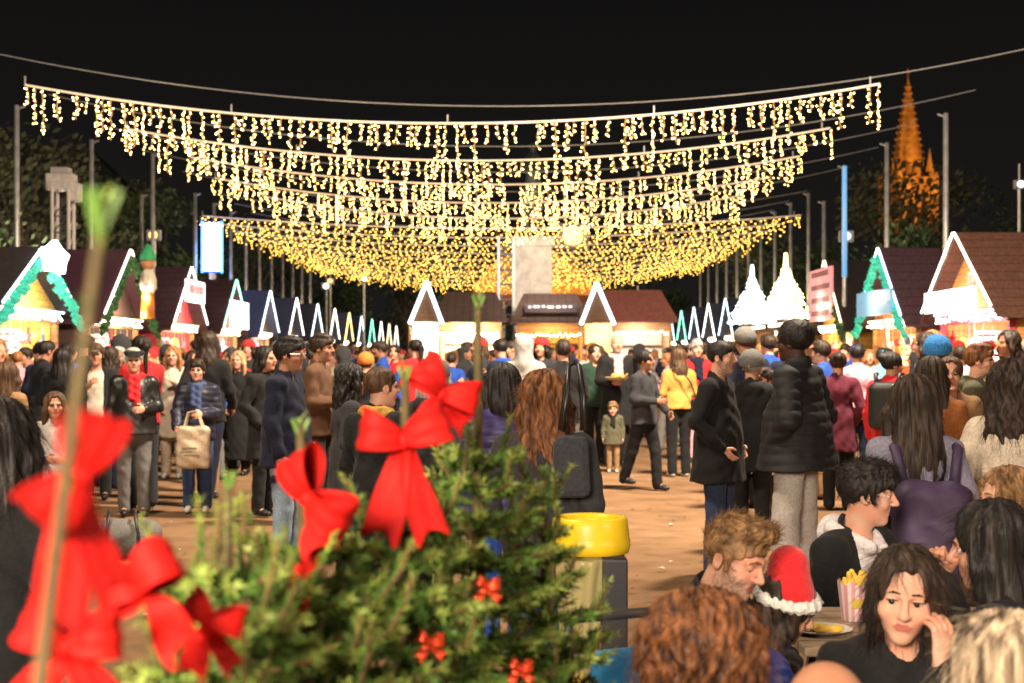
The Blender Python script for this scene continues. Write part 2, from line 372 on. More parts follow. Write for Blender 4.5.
def body_solid(J, sp, h):
    S = Solid(); M = J['M']; up = J['up']; wd = J['wd']
    S.ell(up((0, 0, .97)), (.145 * wd, .10, .12), M, k=.03); S.ell(up((0, 0, 1.13)), (.125 * wd, .088, .17), M, k=.06); S.ell(up((0, .005, 1.31)), (.15 * wd, .098, .17), M, k=.06)
    for n in 'RL':
        S.cap(J['sh' + n], J['el' + n], .048, .038, k=.03); S.cap(J['el' + n], J['wr' + n], .038, .026, k=.01)
        S.cap(J['hi' + n], J['kn' + n], .074, .052, k=.03); S.cap(J['kn' + n], J['an' + n], .050, .036, k=.01)
        S.cap(J['an' + n], J['an' + n] + A3(0, -.09, -.045), .036, .03, k=.01)
    H = J['hM']; c = J['hc']; hs = sp.get('hs', 1.02)
    def q(*p): return c + H @ (A3(*p) * hs)
    S.cap(J['neck'] + A3(0, 0, -.03), q(0, .02, -.04), .060, .052, k=.03)
    S.ell(q(0, .014, .036), A3(.074, .095, .084) * hs, H, k=.02); S.ell(q(0, -.030, -.042), A3(.058, .062, .074) * hs, H, k=.04)
    S.ell(q(0, -.066, -.098), A3(.024, .020, .018) * hs, H, k=.025)
    if h < .02:
        for s in (-1, 1):
            S.cap(q(.012 * s, -.086, .026), q(.044 * s, -.074, .024), (.010 if not sp.get('lashes') else .0065) * hs, (.008 if not sp.get('lashes') else .006) * hs, k=.014)
            S.ell(q(.032 * s, -.098, .006), A3(.019, .016, .011) * hs, H, k=.014, sub=True)
            S.ell(q(.045 * s, -.058, -.028), A3(.020, .022, .020) * hs, H, k=.025)
            S.ell(q(.077 * s, .012, -.006), A3(.009, .021, .031) * hs, H @ rotm(.35 * s, -.15, 0), k=.006)
            S.ell(q(.084 * s, .008, -.004), A3(.005, .010, .016) * hs, H @ rotm(.35 * s, -.15, 0), k=.003, sub=True)
        S.cap(q(0, -.090, .016), q(0, -.112, -.022), .0075 * hs, .0125 * hs, k=.010)
        for s in (-1, 1): S.ell(q(.0115 * s, -.101, -.026), A3(.008, .011, .008) * hs, H, k=.006)
        S.cap(q(-.019, -.082, -.054), q(.019, -.082, -.054), .0065 * hs, k=.006); S.cap(q(-.014, -.082, -.066), q(.014, -.082, -.066), .0075 * hs, k=.006)
        S.cap(q(-.024, -.0955, -.0600), q(.024, -.0955, -.0600), .0032 * hs, k=.004, sub=True)
    else:
        S.cap(q(0, -.088, .012), q(0, -.106, -.022), .009, .013, k=.014)
        for s in (-1, 1): S.ell(q(.077 * s, .010, -.004), A3(.010, .020, .030), H, k=.008)
    for n in 'RL': hand(S, J, n, sp.get('hands', 1.0), sp.get('curl' + n, sp.get('curl', .45)))
    return S, q
# hair ---------------------------------------------------------------
def hair_solid(J, sp, style):
    S = Solid(); H = J['hM']; c = J['hc']; hs = sp.get('hs', 1.02); gr = J['up']; bk = J['M']
    def q(*p): return c + H @ (A3(*p) * hs)
    L = sp.get('hairlen', .38); vol = sp.get('hairvol', 1.0); rnd = random.Random(sp.get('seed', 3))
    def cut(off, slope):
        def f(V, X, Y, Z):
            dx, dy, dz = X - c[0], Y - c[1], Z - c[2]
            y = (H[0, 1] * dx + H[1, 1] * dy + H[2, 1] * dz) / hs; z = (H[0, 2] * dx + H[1, 2] * dy + H[2, 2] * dz) / hs
            x = (H[0, 0] * dx + H[1, 0] * dy + H[2, 0] * dz) / hs
            return np.maximum(V, (off - slope * y - z - .10 * np.abs(x)) * hs / math.sqrt(1 + slope * slope))
        return f
    def strands(amp, nf, wave=9.0):
        def f(V, X, Y, Z):
            th = np.arctan2(X - c[0], -(Y - c[1] - .02)); ph = rnd.random() * 6
            return V + amp * (np.sin(th * nf + 1.3 * np.sin(Z * wave * 2.2 + ph) + ph) + .6 * np.sin(th * nf * 1.9 + 2.0 * np.sin(Z * wave * 1.3) + 1))
        return f
    if style in ('short', 'quiff', 'crop'):
        e = {'crop': .008, 'quiff': .0075}.get(style, .016)
        S.ell(q(0, .016, .040), A3(.076 + e, .098 + e, .084 + e) * hs, H); S.fn(cut(.000, .62))
        if style != 'crop':
            S.ell(q(.006, -.046, .104), A3(.064, .050, .028) * hs, H, k=.02); S.ell(q(-.01, .0, .115), A3(.066, .07, .026) * hs, H, k=.02)
            if style == 'quiff': S.ell(q(.01, -.062, .120), A3(.058, .036, .034) * hs, H @ rotm(0, -.35, .1), k=.015)
            else:
                S.ell(q(-.030, -.086, .062), A3(.032, .020, .030) * hs, H, k=.015); S.ell(q(.028, -.084, .072), A3(.036, .02, .026) * hs, H, k=.015)
        for s in (-1, 1): S.cap(q(.072 * s, -.018, .02), q(.073 * s, -.022, -.022), .012 * hs, .007 * hs, k=.01)
        S.fn(lambda V, X, Y, Z: V + (.0026 if style != 'crop' else .0008) * (np.sin(X * 210 + 3 * np.sin(Y * 31 + Z * 23) + Z * 60) + np.sin(X * 330 + 2 * np.sin(Y * 45) - Z * 90 + 1)))
    elif style in ('long', 'wavy', 'pony', 'bun', 'bob'):
        S.ell(q(0, .018, .042), A3(.095, .112, .098) * hs * (1 + .30 * (vol - 1)), H); S.fn(cut(-.045, .66))
        S.ell(q(0, -.080, .070), A3(.055, .04, .03) * hs, H, k=.012, sub=True) if style in ('pony', 'bun') else None
        if style in ('long', 'wavy', 'bob'):
            if style == 'bob': L = .19
            b = c + H @ A3(0, .05, 0) * .6 + bk @ A3(0, .055, 0)
            S.fcap(q(0, .045, .02), A3(b[0], b[1], c[2] - L * .55), .098 * vol, .105 * vol, .62, k=.04); S.fcap(A3(b[0], b[1], c[2] - L * .5), A3(b[0], b[1] + .008, c[2] - L), .105 * vol, .065 * vol, .5, k=.04)
            for s in (-1, 1):
                a = q(.074 * s, -.030, .045); m = q(.094 * s * vol, -.018, -.05); e = A3(c[0], c[1], c[2]) + bk @ A3(.105 * s * vol, -.02 if sp.get('frontlocks') else .03, -L * .8)
                S.cap(a, m, .020, .030, k=.03); S.cap(m, e, .030 * vol, .022, k=.03)
            S.ell(q(0, -.092, .020), A3(.058, .05, .075) * hs, H, k=.018, sub=True)
        if style == 'pony':
            S.cap(q(0, .11, .05), q(0, .15, .02), .026, .034, k=.02); S.cap(q(0, .15, .02), c + A3(0, .0, 0) + bk @ A3(0, .16, -.24), .034, .016, k=.02)
        if style == 'bun': S.ell(q(0, .115, .075), A3(.050, .045, .046), H, k=.02)
        S.fn(strands(.0042 if style != 'wavy' else .007, 11, 9 if style != 'wavy' else 24))
    elif style == 'curly':
        S.ell(q(0, .025, .035), A3(.128, .13, .118) * vol, H); S.fcap(q(0, .04, -.01), A3(c[0], c[1] + .06, c[2] - L), .138 * vol, .125 * vol, .8, k=.05)
        S.ell(q(0, -.115, -.02), A3(.07, .07, .09), H, k=.02, sub=True)
        S.fn(lambda V, X, Y, Z: V + .007 * (np.sin(np.arctan2(X - c[0], Y - c[1] - .03) * 15 + 2.2 * np.sin(Z * 62 + X * 20)) + .8 * np.sin(Z * 85 + 3 * np.sin(np.arctan2(X - c[0], Y - c[1]) * 9))))
    elif style == 'afro':
        S.ell(q(0, .022, .050), A3(.108, .122, .108), H); S.fn(cut(-.02, .55))
        S.fn(lambda V, X, Y, Z: V + .0025 * (np.sin(X * 330 + 2 * np.sin(Y * 150)) * np.sin(Y * 290) + np.sin(Z * 350 + X * 190 + 2 * np.sin(Y * 170))))
    elif style == 'fringe':   # a ring of short hair round a bald crown
        S.ell(q(0, .016, .030), A3(.081, .102, .07) * hs, H); S.fn(cut(-.015, .75)); S.ell(q(0, -.01, .12), A3(.085, .10, .09) * hs, H, k=.01, sub=True)
    return S
# one garment for the trunk and arms -----------------------------------
def coat_solid(J, sp, kind, hem):
    S = Solid(); M = J['M']; up = J['up']; wd = J['wd']; sit = sp.get('sit', 0)
    t = {'jacket': .028, 'coat': .032, 'puffer': .048, 'sweater': .018, 'hoodie': .026, 'hooded': .034, 'parka': .04, 'leather': .026}[kind]
    wide = sp.get('belly', 0.0)
    S.ell(up((0, 0, 1.00)), (.138 * wd + t + wide, .104 + t + wide, .17), M, k=.03); S.ell(up((0, -.01, 1.14)), (.128 * wd + t + wide, .096 + t + wide, .20), M, k=.06); S.ell(up((0, .008, 1.32)), (.138 * wd + t, .100 + t * .9, .15 + t * .3), M, k=.06)
    if not sit:
        lo = A3(0, .0, hem - .06)
        S.fcap(up((0, 0, 1.02)), lo, .138 * wd + t + wide, (.172 + t * .8 + wide + max(0, .85 - hem) * .12) * wd, .78, k=.05)
    for n in ('' if sp.get('noarms') else 'RL'):
        a, b, w = J['sh' + n], J['el' + n], J['wr' + n]; w2 = w - (w - b) * .06
        S.cap(up((.045 * sgn(n) * wd, .014, 1.452)), a, .050 + t * .3, .050 + t * .75, k=.05)
        S.cap(a, b, .049 + t * .8, .041 + t * .75, k=.03); S.cap(b, w2, .042 + t * .75, .033 + t * .55, k=.012)
    nk = up((0, .012, 1.44)); nt = up((0, -.004, 1.54))
    if kind != 'sweater': S.cap(up((0, .014, 1.43)), up((0, .006, 1.505 if kind != 'hoodie' else 1.475)), .084, .074 if kind != 'puffer' else .084, k=.02)
    if kind in ('hoodie', 'parka'):
        S.ell(up((0, .095, 1.445)), (.125, .062, .075), M, k=.03); S.cap(up((-.09, .05, 1.475)), up((-.045, -.075, 1.44)), .030, .022, k=.02); S.cap(up((.09, .05, 1.475)), up((.045, -.075, 1.44)), .030, .022, k=.02)
    if kind == 'hooded':
        H = J['hM']; c = J['hc']; S.ell(c + H @ A3(0, .024, .028), (.112, .130, .125), H, k=.04); S.cap(c + H @ A3(0, .05, -.06), up((0, .03, 1.45)), .105, .115, k=.04)
        S.ell(c + H @ A3(0, -.13, -.02), (.082, .12, .105), H, k=.02, sub=True); S.ell(c + H @ A3(0, .0, .0), (.085, .105, .11), H, k=.01, sub=True)
    seed = sp.get('seed', 1) * 1.7
    if kind == 'puffer':
        z0 = up((0, 0, 1.0))[2]
        S.fn(lambda V, X, Y, Z: V - .008 * np.abs(np.sin((Z - z0) * PI / .07 + .5 * np.sin(X * 9 + Y * 7))) + .005)
    fold = {'puffer': .002, 'sweater': .003}.get(kind, .0036)
    S.fn(lambda V, X, Y, Z: V + fold * (np.sin(Z * 27 + 2.6 * np.sin(X * 13 + seed + Z * 5) + Y * 17 + seed) + .8 * np.sin(Z * 24 + X * 52 + 2.4 * np.sin(Y * 15 + Z * 7) - seed) + .5 * np.sin(X * 64 - Z * 41 + seed * 2 + 2 * np.sin(Z * 13))))
    hz = up((0, 0, hem))[2] if sit else hem
    hb = hz if not sit else J['hiR'][2] - .10
    S.fn(lambda V, X, Y, Z: np.maximum(V, hb - Z + .006 * np.sin(X * 26 + seed)) if not any(J['wr' + n][2] < hb + .12 for n in 'RL') else
         np.maximum(V, np.where(np.abs(X) < .205 * wd + wide, hb - Z, -9)))
    S.cap(up((0, .010, 1.40)), up((0, -.012, 1.60)), .058, .070, k=.012, sub=True)
    if sp.get('open'):
        w = sp['open']; S.box(up((0, -.16, 1.15)), (w, .135, .36), M, rd=.01, k=.01, sub=True)
    return S
def trouser_solid(J, sp, wideleg=1.0):
    S = Solid(); sit = sp.get('sit', 0); t = .020; zc = .97 - sit
    S.ell((0, .002, zc - .01), (.148 * J['wd'], .112, .13), k=.03)
    for n in 'RL':
        S.cap(J['hi' + n], J['kn' + n], .078 + t, .056 + t * wideleg, k=.035); S.cap(J['kn' + n], J['an' + n] + A3(0, 0, -.015), .055 + t * wideleg, .040 + t * 1.3 * wideleg, k=.012)
    sd = sp.get('seed', 1)
    S.fn(lambda V, X, Y, Z: V + .0022 * (np.sin(Z * 37 + 2 * np.sin(X * 30 + sd)) + .6 * np.sin(Z * 61 + Y * 40 + X * 50 + sd)))
    S.cap((0, 0, zc - .13), (0, .01, zc - .19), .05, .03, k=.05)
    if not sit: S.fn(lambda V, X, Y, Z: np.maximum(np.maximum(V, Z - 1.03), .035 - Z))
    else: S.fn(lambda V, X, Y, Z: np.maximum(V, np.maximum(np.where(Y > -.12, Z - (zc + .05), -9), .035 - Z)))
    return S
def scarf_solid(J, sp):
    S = Solid(); up = J['up']; pts = [up((.085 * math.cos(a), .008 + .078 * math.sin(a), 1.475 + .012 * math.sin(a))) for a in np.linspace(0, 2 * PI, 13)]
    for a, b in zip(pts, pts[1:]): S.cap(a, b, .034, k=.02)
    S.cap(up((.03, -.095, 1.46)), up((.035, -.15, 1.18)), .036, .034, k=.02); S.cap(up((-.03, -.095, 1.46)), up((-.03, -.145, 1.24)), .034, .030, k=.02)
    S.fn(lambda V, X, Y, Z: V + .004 * np.sin(Z * 80 + X * 50)); return S
def hat_solid(J, sp, kind):
    S = Solid(); H = J['hM']; c = J['hc']; hs = sp.get('hs', 1.02)
    def q(*p): return c + H @ (A3(*p) * hs)
    def plane(off, slope):
        def f(V, X, Y, Z):
            dx, dy, dz = X - c[0], Y - c[1], Z - c[2]; y = H[0, 1] * dx + H[1, 1] * dy + H[2, 1] * dz; z = H[0, 2] * dx + H[1, 2] * dy + H[2, 2] * dz
            return np.maximum(V, off - slope * y - z)
        return f
    if kind == 'beanie':
        S.ell(q(0, .016, .052), A3(.094, .114, .104) * hs, H); S.cap(q(0, .02, .05), q(0, .02, .052), .112 * hs, k=.01); S.fn(plane(.022, .28))
        S.fn(lambda V, X, Y, Z: V + .0025 * np.sin(np.arctan2(X - c[0], Y - c[1]) * 34))
    elif kind == 'flatcap':
        S.ell(q(0, .0, .088), A3(.108, .128, .040) * hs, H @ rotm(0, .10, 0)); S.ell(q(0, .03, .062), A3(.090, .108, .042) * hs, H, k=.02); S.ell(q(0, -.105, .062), A3(.075, .055, .010) * hs, H @ rotm(0, .22, 0), k=.012); S.fn(plane(.030, .15))
    elif kind == 'cap':
        S.ell(q(0, .016, .052), A3(.087, .107, .086) * hs, H); S.fn(plane(.040, .12)); S.ell(q(0, -.130, .045), A3(.064, .066, .008) * hs, H @ rotm(0, .2, 0), k=.01)
    elif kind == 'santa':
        S.cap(q(0, .016, .07), q(0.035, .05, .155), .098, .072, k=.01); S.cap(q(0.035, .05, .155), q(.115, .065, .125), .066, .040, k=.03); S.cap(q(.115, .065, .125), q(.135, .06, .02), .040, .018, k=.02); S.fn(plane(.045, .22) if False else (lambda V, X, Y, Z: V))
    return S
PEOPLE = {}
def loose_strands(v, f, style, sp):
    """single locks and flyaways laid over the mass of the hair, all in the same mesh"""
    g = np.random.RandomState(sp.get('seed', 1)); short = style in ('short', 'quiff', 'crop', 'afro'); n = 2600 if short else 3400
    q = v[f]; c = q.mean(1); nr = np.cross(q[:, 2] - q[:, 0], q[:, 3] - q[:, 1]); ar = np.linalg.norm(nr, axis=1) + 1e-12; nr = nr / ar[:, None]
    pick = g.choice(len(f), n, p=ar / ar.sum()); p = c[pick]; N = nr[pick]; top = p[:, 2] > c[:, 2].max() - .10
    flow = np.tile(A3(0, 0, -1.0), (n, 1))
    if short: flow = np.stack([g.normal(0, .35, n), -.8 + .0 * p[:, 0], np.where(top, .45, -.35)], 1)
    flow = flow - N * (flow * N).sum(1)[:, None]; flow /= np.linalg.norm(flow, axis=1)[:, None] + 1e-9
    L = g.uniform(.022, .045, n) if short else g.uniform(.05, .13, n); lift = g.uniform(.05, .55, n) if short else np.where(g.rand(n) < .12, g.uniform(.25, .6, n), g.uniform(.0, .14, n))
    side = np.cross(N, flow); amp = {'curly': .011, 'wavy': .006}.get(style, .0015 if short else .003); ph = g.uniform(0, 6.28, n); fr = {'curly': 16.0, 'wavy': 6.0}.get(style, 2.5); r0 = .0011 if not short else .0010
    if sp.get('_face') is not None:
        hc, HM = sp['_face']; fl = (p + flow * (L * .6)[:, None] - hc) @ HM; f0 = (p - hc) @ HM
        bad = ((fl[:, 1] < -.035) & (np.abs(fl[:, 0]) < .072) & (fl[:, 2] < .062) & (fl[:, 2] > -.13)) | ((f0[:, 1] < -.06) & (np.abs(f0[:, 0]) < .06) & (style not in ('short', 'quiff')))
        L = np.where(bad, L * .08, L)
    K = 6; rings = []
    for k in range(K):
        t = k / (K - 1); cc = p - N * .002 + flow * (L * t)[:, None] + N * (L * lift * t * t)[:, None] + side * (amp * np.sin(ph + fr * t))[:, None] + N * (amp * .7 * np.cos(ph + fr * t) * t)[:, None]; r = r0 * (1 - .75 * t)
        rings.append(np.stack([cc + side * r, cc - side * r * .5 + N * r * .86, cc - side * r * .5 - N * r * .86], 1))
    V = np.stack(rings, 1).reshape(-1, 3); base = len(v) + np.arange(n)[:, None] * (K * 3); fs = []
    for k in range(K - 1):
        for j in range(3): fs.append(np.concatenate([base + k * 3 + j, base + k * 3 + (j + 1) % 3, base + (k + 1) * 3 + (j + 1) % 3, base + (k + 1) * 3 + j], 1))
    return np.concatenate([v, V]), np.concatenate([f] + fs)
def eyes(J, sp, parent, q):
    H = J['hM']; hs = sp.get('hs', 1.02)
    for s in (-1, 1):
        m = MB(); n = 12; r = .0118 * hs; cc = A3(q(.032 * s, -.0742, .006))
        gz = rotm(sp.get('gaze', 0.0), sp.get('gazep', 0.0), 0)
        for i in range(9):
            a = PI * i / 8
            for k in range(n): m.v.append(tuple(cc + H @ gz @ A3(r * math.sin(a) * math.cos(2 * PI * k / n), -r * math.cos(a), r * math.sin(a) * math.sin(2 * PI * k / n))))
        for i in range(8):
            for k in range(n): m.f.append((i * n + k, (i + 1) * n + k, (i + 1) * n + (k + 1) % n, i * n + (k + 1) % n)); m.m.append(1 if i < 2 else 0)
        m.build('eye', [EYE, IRIS], parent, True)
        S = Solid(); bt = .0030 if sp.get('lashes') else .0042; bz = .0045 if sp.get('lashes') else .0015; S.cap(q(.016 * s, -.0975, .0305 + bz), q(.033 * s, -.0945, .035 + bz * .4), bt, bt, k=.004); S.cap(q(.033 * s, -.0945, .035 + bz * .4), q(.050 * s, -.082, .028), bt, bt * .5, k=.004)
        S.build('eyebrow', sp['_hairm'], parent, .0024)
        S = Solid(); S.ell(q(.032 * s, -.0765, .0150), A3(.0165, .0105, .0062) * hs, H, k=.004)
        if sp.get('lidded') : S.ell(q(.032 * s, -.0755, .008), A3(.0150, .0118, .0095) * hs, H, k=.004)
        S.build('eyelid', sp['_skinm'], parent, .0024)
        if sp.get('lashes'):
            S = Solid(); S.cap(q(.017 * s, -.0862, .0105), q(.033 * s, -.0885, .0138), .0016, .0022, k=.002); S.cap(q(.033 * s, -.0885, .0138), q(.049 * s, -.078, .0090), .0022, .0012, k=.002)
            S.build('eyelash', HR['black'], parent, .0018)
def make_person(name, label, loc, yaw, H, sp, group=None, h=None):
    """H: standing height in metres; everything is modelled at 1.75 m and scaled"""
    global CURH
    s = H / 1.755; dist = max(1.0, loc[1]); h = h or max(.0085, min(.026, dist * .0011)); J = skeleton(sp); sp = dict(sp)
    sp.setdefault('skin', 'fair'); hst, hcol = sp.get('hair', ('short', 'brown')); sp['_hairm'] = HR[hcol]; sp['_skinm'] = SK[sp['skin']]
    near = dist < 7; fine = h * .5 if not near else h * .45
    c = J['hc']; bands = [(c - .125, c + .135, max(.004, fine))]
    if dist < 21:
        for n in 'RL': bands.append((J['wr' + n] - .13, J['wr' + n] + .13, max(.0045, fine)) if near else (J['wr' + n] - .10, J['wr' + n] + .10, max(.008, fine)))
    S, q = body_solid(J, sp, fine); v, f = S.verts(h, bands)
    me = raw_mesh('person', v, f, [SK[sp['skin']], LIP if sp['skin'] != 'dark' else LIPD])
    ce = v[f].mean(1); L = ((ce - c) @ J['hM']) / sp.get('hs', 1.02)
    idx = ((np.abs(L[:, 0]) < .0235) & (L[:, 2] > -.0715) & (L[:, 2] < -.0490) & (L[:, 1] < -.076) & (np.abs(L[:, 0]) < .026 - 1.1 * np.abs(L[:, 2] + .0605))).astype(np.int32)
    me.polygons.foreach_set('material_index', idx)
    if sp.get('beard'):
        me.materials.append(mat('beard_' + sp['skin'] + hcol, tuple(x * .74 for x in SK[sp['skin']].node_tree.nodes['Principled BSDF'].inputs[0].default_value[:3]), .7, var=.3, scale=90))
        bm = (L[:, 2] < -.028) & (L[:, 1] < .02) & (idx == 0) & (L[:, 2] > -.14) & ~((L[:, 2] > -.046) & (np.abs(L[:, 0]) < .05) & (L[:, 1] < -.04) & (L[:, 2] > -.04)); idx = np.where(bm & (ce[:, 2] > J['neck'][2] + .02), 2, idx); me.polygons.foreach_set('material_index', idx.astype(np.int32))
    o = link(name, me); o.location = loc; o.rotation_euler = (0, 0, yaw); o.scale = (s, s, s)
    tag(o, label, 'person', group)
    if near or sp.get('eyes'): eyes(J, sp, o, q)
    elif dist < 20:
        for k in (-1, 1):
            E = Solid(); E.cap(q(.020 * k, -.089, .009), q(.044 * k, -.080, .008), .0085, .008, k=.004); E.build('eye', mat('eye_far', (.035, .022, .018), .4), o, .005)
    hp = h * .75
    if hst not in ('none', 'bald'):
        HS = hair_solid(J, sp, hst); hh = min(max(.0055, hp), .018); hm_ = MATS['hair_short_' + hcol] if hst in ('short', 'quiff', 'crop', 'fringe', 'curly', 'afro') and near else HR[hcol]
        if near and hst != 'fringe' and not sp.get('hat'):
            sp['_face'] = (J['hc'], J['hM']); hv, hf = HS.verts(hh); hv, hf = loose_strands(hv, hf, hst, sp); link('hair', raw_mesh('hair', hv, hf, [hm_]), o)
        else: HS.build('hair', MATS['hair_short_' + hcol] if hst in ('short', 'quiff', 'crop', 'fringe', 'curly', 'afro') and near else HR[hcol], o, min(max(.0055, hp), .018))
    kind, cm, hem = sp['coat']
    cm_o = coat_solid(J, sp, kind, hem).build({'sweater': 'sweater', 'coat': 'coat', 'parka': 'parka', 'hoodie': 'hoodie', 'hooded': 'hooded_jacket'}.get(kind, 'jacket'), cm, o, h)
    if sp.get('open') or sp.get('shirt'):
        sp2 = dict(sp); sp2.pop('open', None)
        sp2['noarms'] = True; S2 = coat_solid(J, sp2, 'sweater', hem + .06)
        if sp.get('hood'):
            up = J['up']; S2.ops.insert(-3, S2.ell(up((0, .105, 1.46)), (.118, .058, .075), J['M'], k=.03).ops.pop())
            for e in (-1, 1): S2.ops.insert(-3, S2.cap(up((.092 * e, .06, 1.49)), up((.040 * e, -.095, 1.43)), .034, .026, k=.02).ops.pop())
        S2.build('hoodie' if sp.get('hood') else 'shirt', sp.get('shirt', cm), o, h)
    trouser_solid(J, sp, sp.get('wideleg', 1.0)).build('trousers', sp.get('pants', cloth('black', (.012, .012, .013))), o, h)
    for n in 'RL':
        a = J['an' + n]; S = Solid(); z = a[2] - .08
        S.cap(a + A3(0, .02, -.035), a + A3(0, -.10, -.045), .042, .036, k=.02); S.cap(a + A3(0, -.10, -.045), a + A3(0, -.15, -.05), .038, .03, k=.02); S.cap(a, a + A3(0, 0, .05), .045, .045, k=.02)
        S.fn(lambda V, X, Y, Z: np.maximum(V, z - Z)); S.build('shoe', sp.get('shoes', BLACK_SHOE), o, max(.012, h))
    if sp.get('scarf'): scarf_solid(J, sp).build('scarf', sp['scarf'], o, max(.008, h * .8))
    if sp.get('hat'):
        k, hm = sp['hat']; ho = hat_solid(J, sp, k).build('santa_hat' if k == 'santa' else {'flatcap': 'flat_cap', 'cap': 'peaked_cap'}.get(k, k), hm, o, max(.007, hp * .8))
        if k == 'santa':
            B = Solid(); Hm = J['hM']
            for i in range(16):
                a0, a1 = 2 * PI * i / 16, 2 * PI * (i + 1) / 16
                p0, p1 = [c + Hm @ A3(.094 * math.cos(a), .016 + .110 * math.sin(a), .052 - .02 * math.sin(a)) for a in (a0, a1)]
                B.cap(p0, p1, .024, k=.008)
            B.ell(c + Hm @ A3(.14, .055, .0), (.032, .032, .032), k=.01)
            B.fn(lambda V, X, Y, Z: V + .003 * (np.sin(X * 210) * np.sin(Z * 190) + np.sin(Y * 220)))
            B.build('fur_trim', mat('fur_white', (.72, .69, .66), .95, var=.12, scale=60, bump=.5), ho, .007)
    if sp.get('glasses'):
        g = MB(); Hm = J['hM']
        for k in (-1, 1):
            g.tube([c + Hm @ A3((.033 + .024 * math.cos(a)) * k, -.101, .004 + .019 * math.sin(a)) for a in np.linspace(0, 2 * PI, 13)], .0025, 5)
            g.tube([c + Hm @ A3(.057 * k, -.098, .008), c + Hm @ A3(.079 * k, -.03, .010), c + Hm @ A3(.080 * k, .02, .004)], .0025, 5)
        g.tube([c + Hm @ A3(-.009, -.103, .008), c + Hm @ A3(.009, -.103, .008)], .0025, 5); g.build('glasses', mat('spectacle', (.55, .55, .55), .25, metal=.8), o)
    if sp.get('earring'):
        e = MB(); e.ball(q(.084, .005, -.045), .007); e.build('earring', mat('silver', (.7, .7, .7), .2, metal=1), o, True)
    PEOPLE[label] = (o, J, s)
    return o
def joint_world(label, name):
    o, J, s = PEOPLE[label]; p = J[name] * s; a = o.rotation_euler[2]
    return Vector((o.location[0] + p[0] * math.cos(a) - p[1] * math.sin(a), o.location[1] + p[0] * math.sin(a) + p[1] * math.cos(a), o.location[2] + p[2]))
def place_person(label, px, ytop, d, yaw, sp, group=None, extra=.018, height=None):
    """stand or seat a person at column px and distance d so that the top of the head reaches the height seen"""
    top = CH + (HY - ytop) * d / F; J = skeleton(sp); t = J['hc'][2] + .118 + extra
    H = height or top / t * 1.755
    x = (px - 512) * d / F; a = R(yaw); s = H / 1.755; hx, hy = J['hc'][0] * s, J['hc'][1] * s
    loc = (x - (hx * math.cos(a) - hy * math.sin(a)), d - (hx * math.sin(a) + hy * math.cos(a)), 0)
    return make_person('person', label, loc, a, H, sp, group)
# ------------------------------------------------------------------ ground
def make_ground():
    xs = np.concatenate([np.linspace(-600, -14, 6), np.linspace(-12, 12, 49), np.linspace(14, 600, 6)]); ys = np.concatenate([np.linspace(-60, -2, 5), np.linspace(0, 40, 81), np.linspace(45, 900, 12)])
    g = np.random.RandomState(5); Z = np.zeros((len(xs), len(ys)))
    for k in range(14):
        a = g.rand() * 6.28; w = .4 + g.rand() * 1.6; Z += .004 * np.sin(xs[:, None] * w * math.cos(a) + ys[None] * w * math.sin(a) + g.rand() * 6)
    Z[(np.abs(xs) > 13), :] *= 0
    v = np.stack(np.broadcast_arrays(xs[:, None], ys[None], np.minimum(Z, 0.0)), -1).reshape(-1, 3); n = len(ys)
    f = np.array([(i * n + j, (i + 1) * n + j, (i + 1) * n + j + 1, i * n + j + 1) for i in range(len(xs) - 1) for j in range(n - 1)])
    m = mat('trodden_sand', (0.150, 0.082, 0.040), 0.92, scale=0.45, color2=(0.255, 0.150, 0.080), bump=0.0, spec=0.2, detail=8)
    nt = m.node_tree; nn = nt.nodes; l = nt.links; b = nn['Principled BSDF']; rp = [x for x in nn if x.type == 'VALTORGB'][0]
    tc = nn.new('ShaderNodeTexCoord')
    n2 = nn.new('ShaderNodeTexNoise'); n2.inputs['Scale'].default_value = 2.6; n2.inputs['Detail'].default_value = 9; l.new(tc.outputs['Object'], n2.inputs[0])
    vr = nn.new('ShaderNodeTexVoronoi'); vr.inputs['Scale'].default_value = 2.3; l.new(tc.outputs['Object'], vr.inputs[0])
    lt = nn.new('ShaderNodeMath'); lt.operation = 'LESS_THAN'; lt.inputs[1].default_value = 0.07; l.new(vr.outputs['Distance'], lt.inputs[0])
    mx = nn.new('ShaderNodeMix'); mx.data_type = 'RGBA'; mx.blend_type = 'MULTIPLY'; mx.inputs[0].default_value = 0.55; l.new(rp.outputs[0], mx.inputs[6])
    r2 = nn.new('ShaderNodeValToRGB'); r2.color_ramp.elements[0].position = .30; r2.color_ramp.elements[0].color = (.42, .40, .38, 1); r2.color_ramp.elements[1].position = .62; r2.color_ramp.elements[1].color = (1.1, 1.08, 1.05, 1)
    l.new(n2.outputs[0], r2.inputs[0]); l.new(r2.outputs[0], mx.inputs[7]); m3 = nn.new('ShaderNodeMix'); m3.data_type = 'RGBA'; l.new(lt.outputs[0], m3.inputs[0]); l.new(mx.outputs[2], m3.inputs[6]); m3.inputs[7].default_value = (.12, .075, .045, 1); l.new(m3.outputs[2], b.inputs['Base Color'])
    bp = nn.new('ShaderNodeBump'); bp.inputs['Strength'].default_value = .55; bp.inputs['Distance'].default_value = .03; l.new(n2.outputs[0], bp.inputs['Height']); l.new(bp.outputs[0], b.inputs['Normal'])
    o = link('ground', raw_mesh('ground', v, f, m)); tag(o, 'trodden reddish sand of the market square', None, None, 'structure')
make_ground()
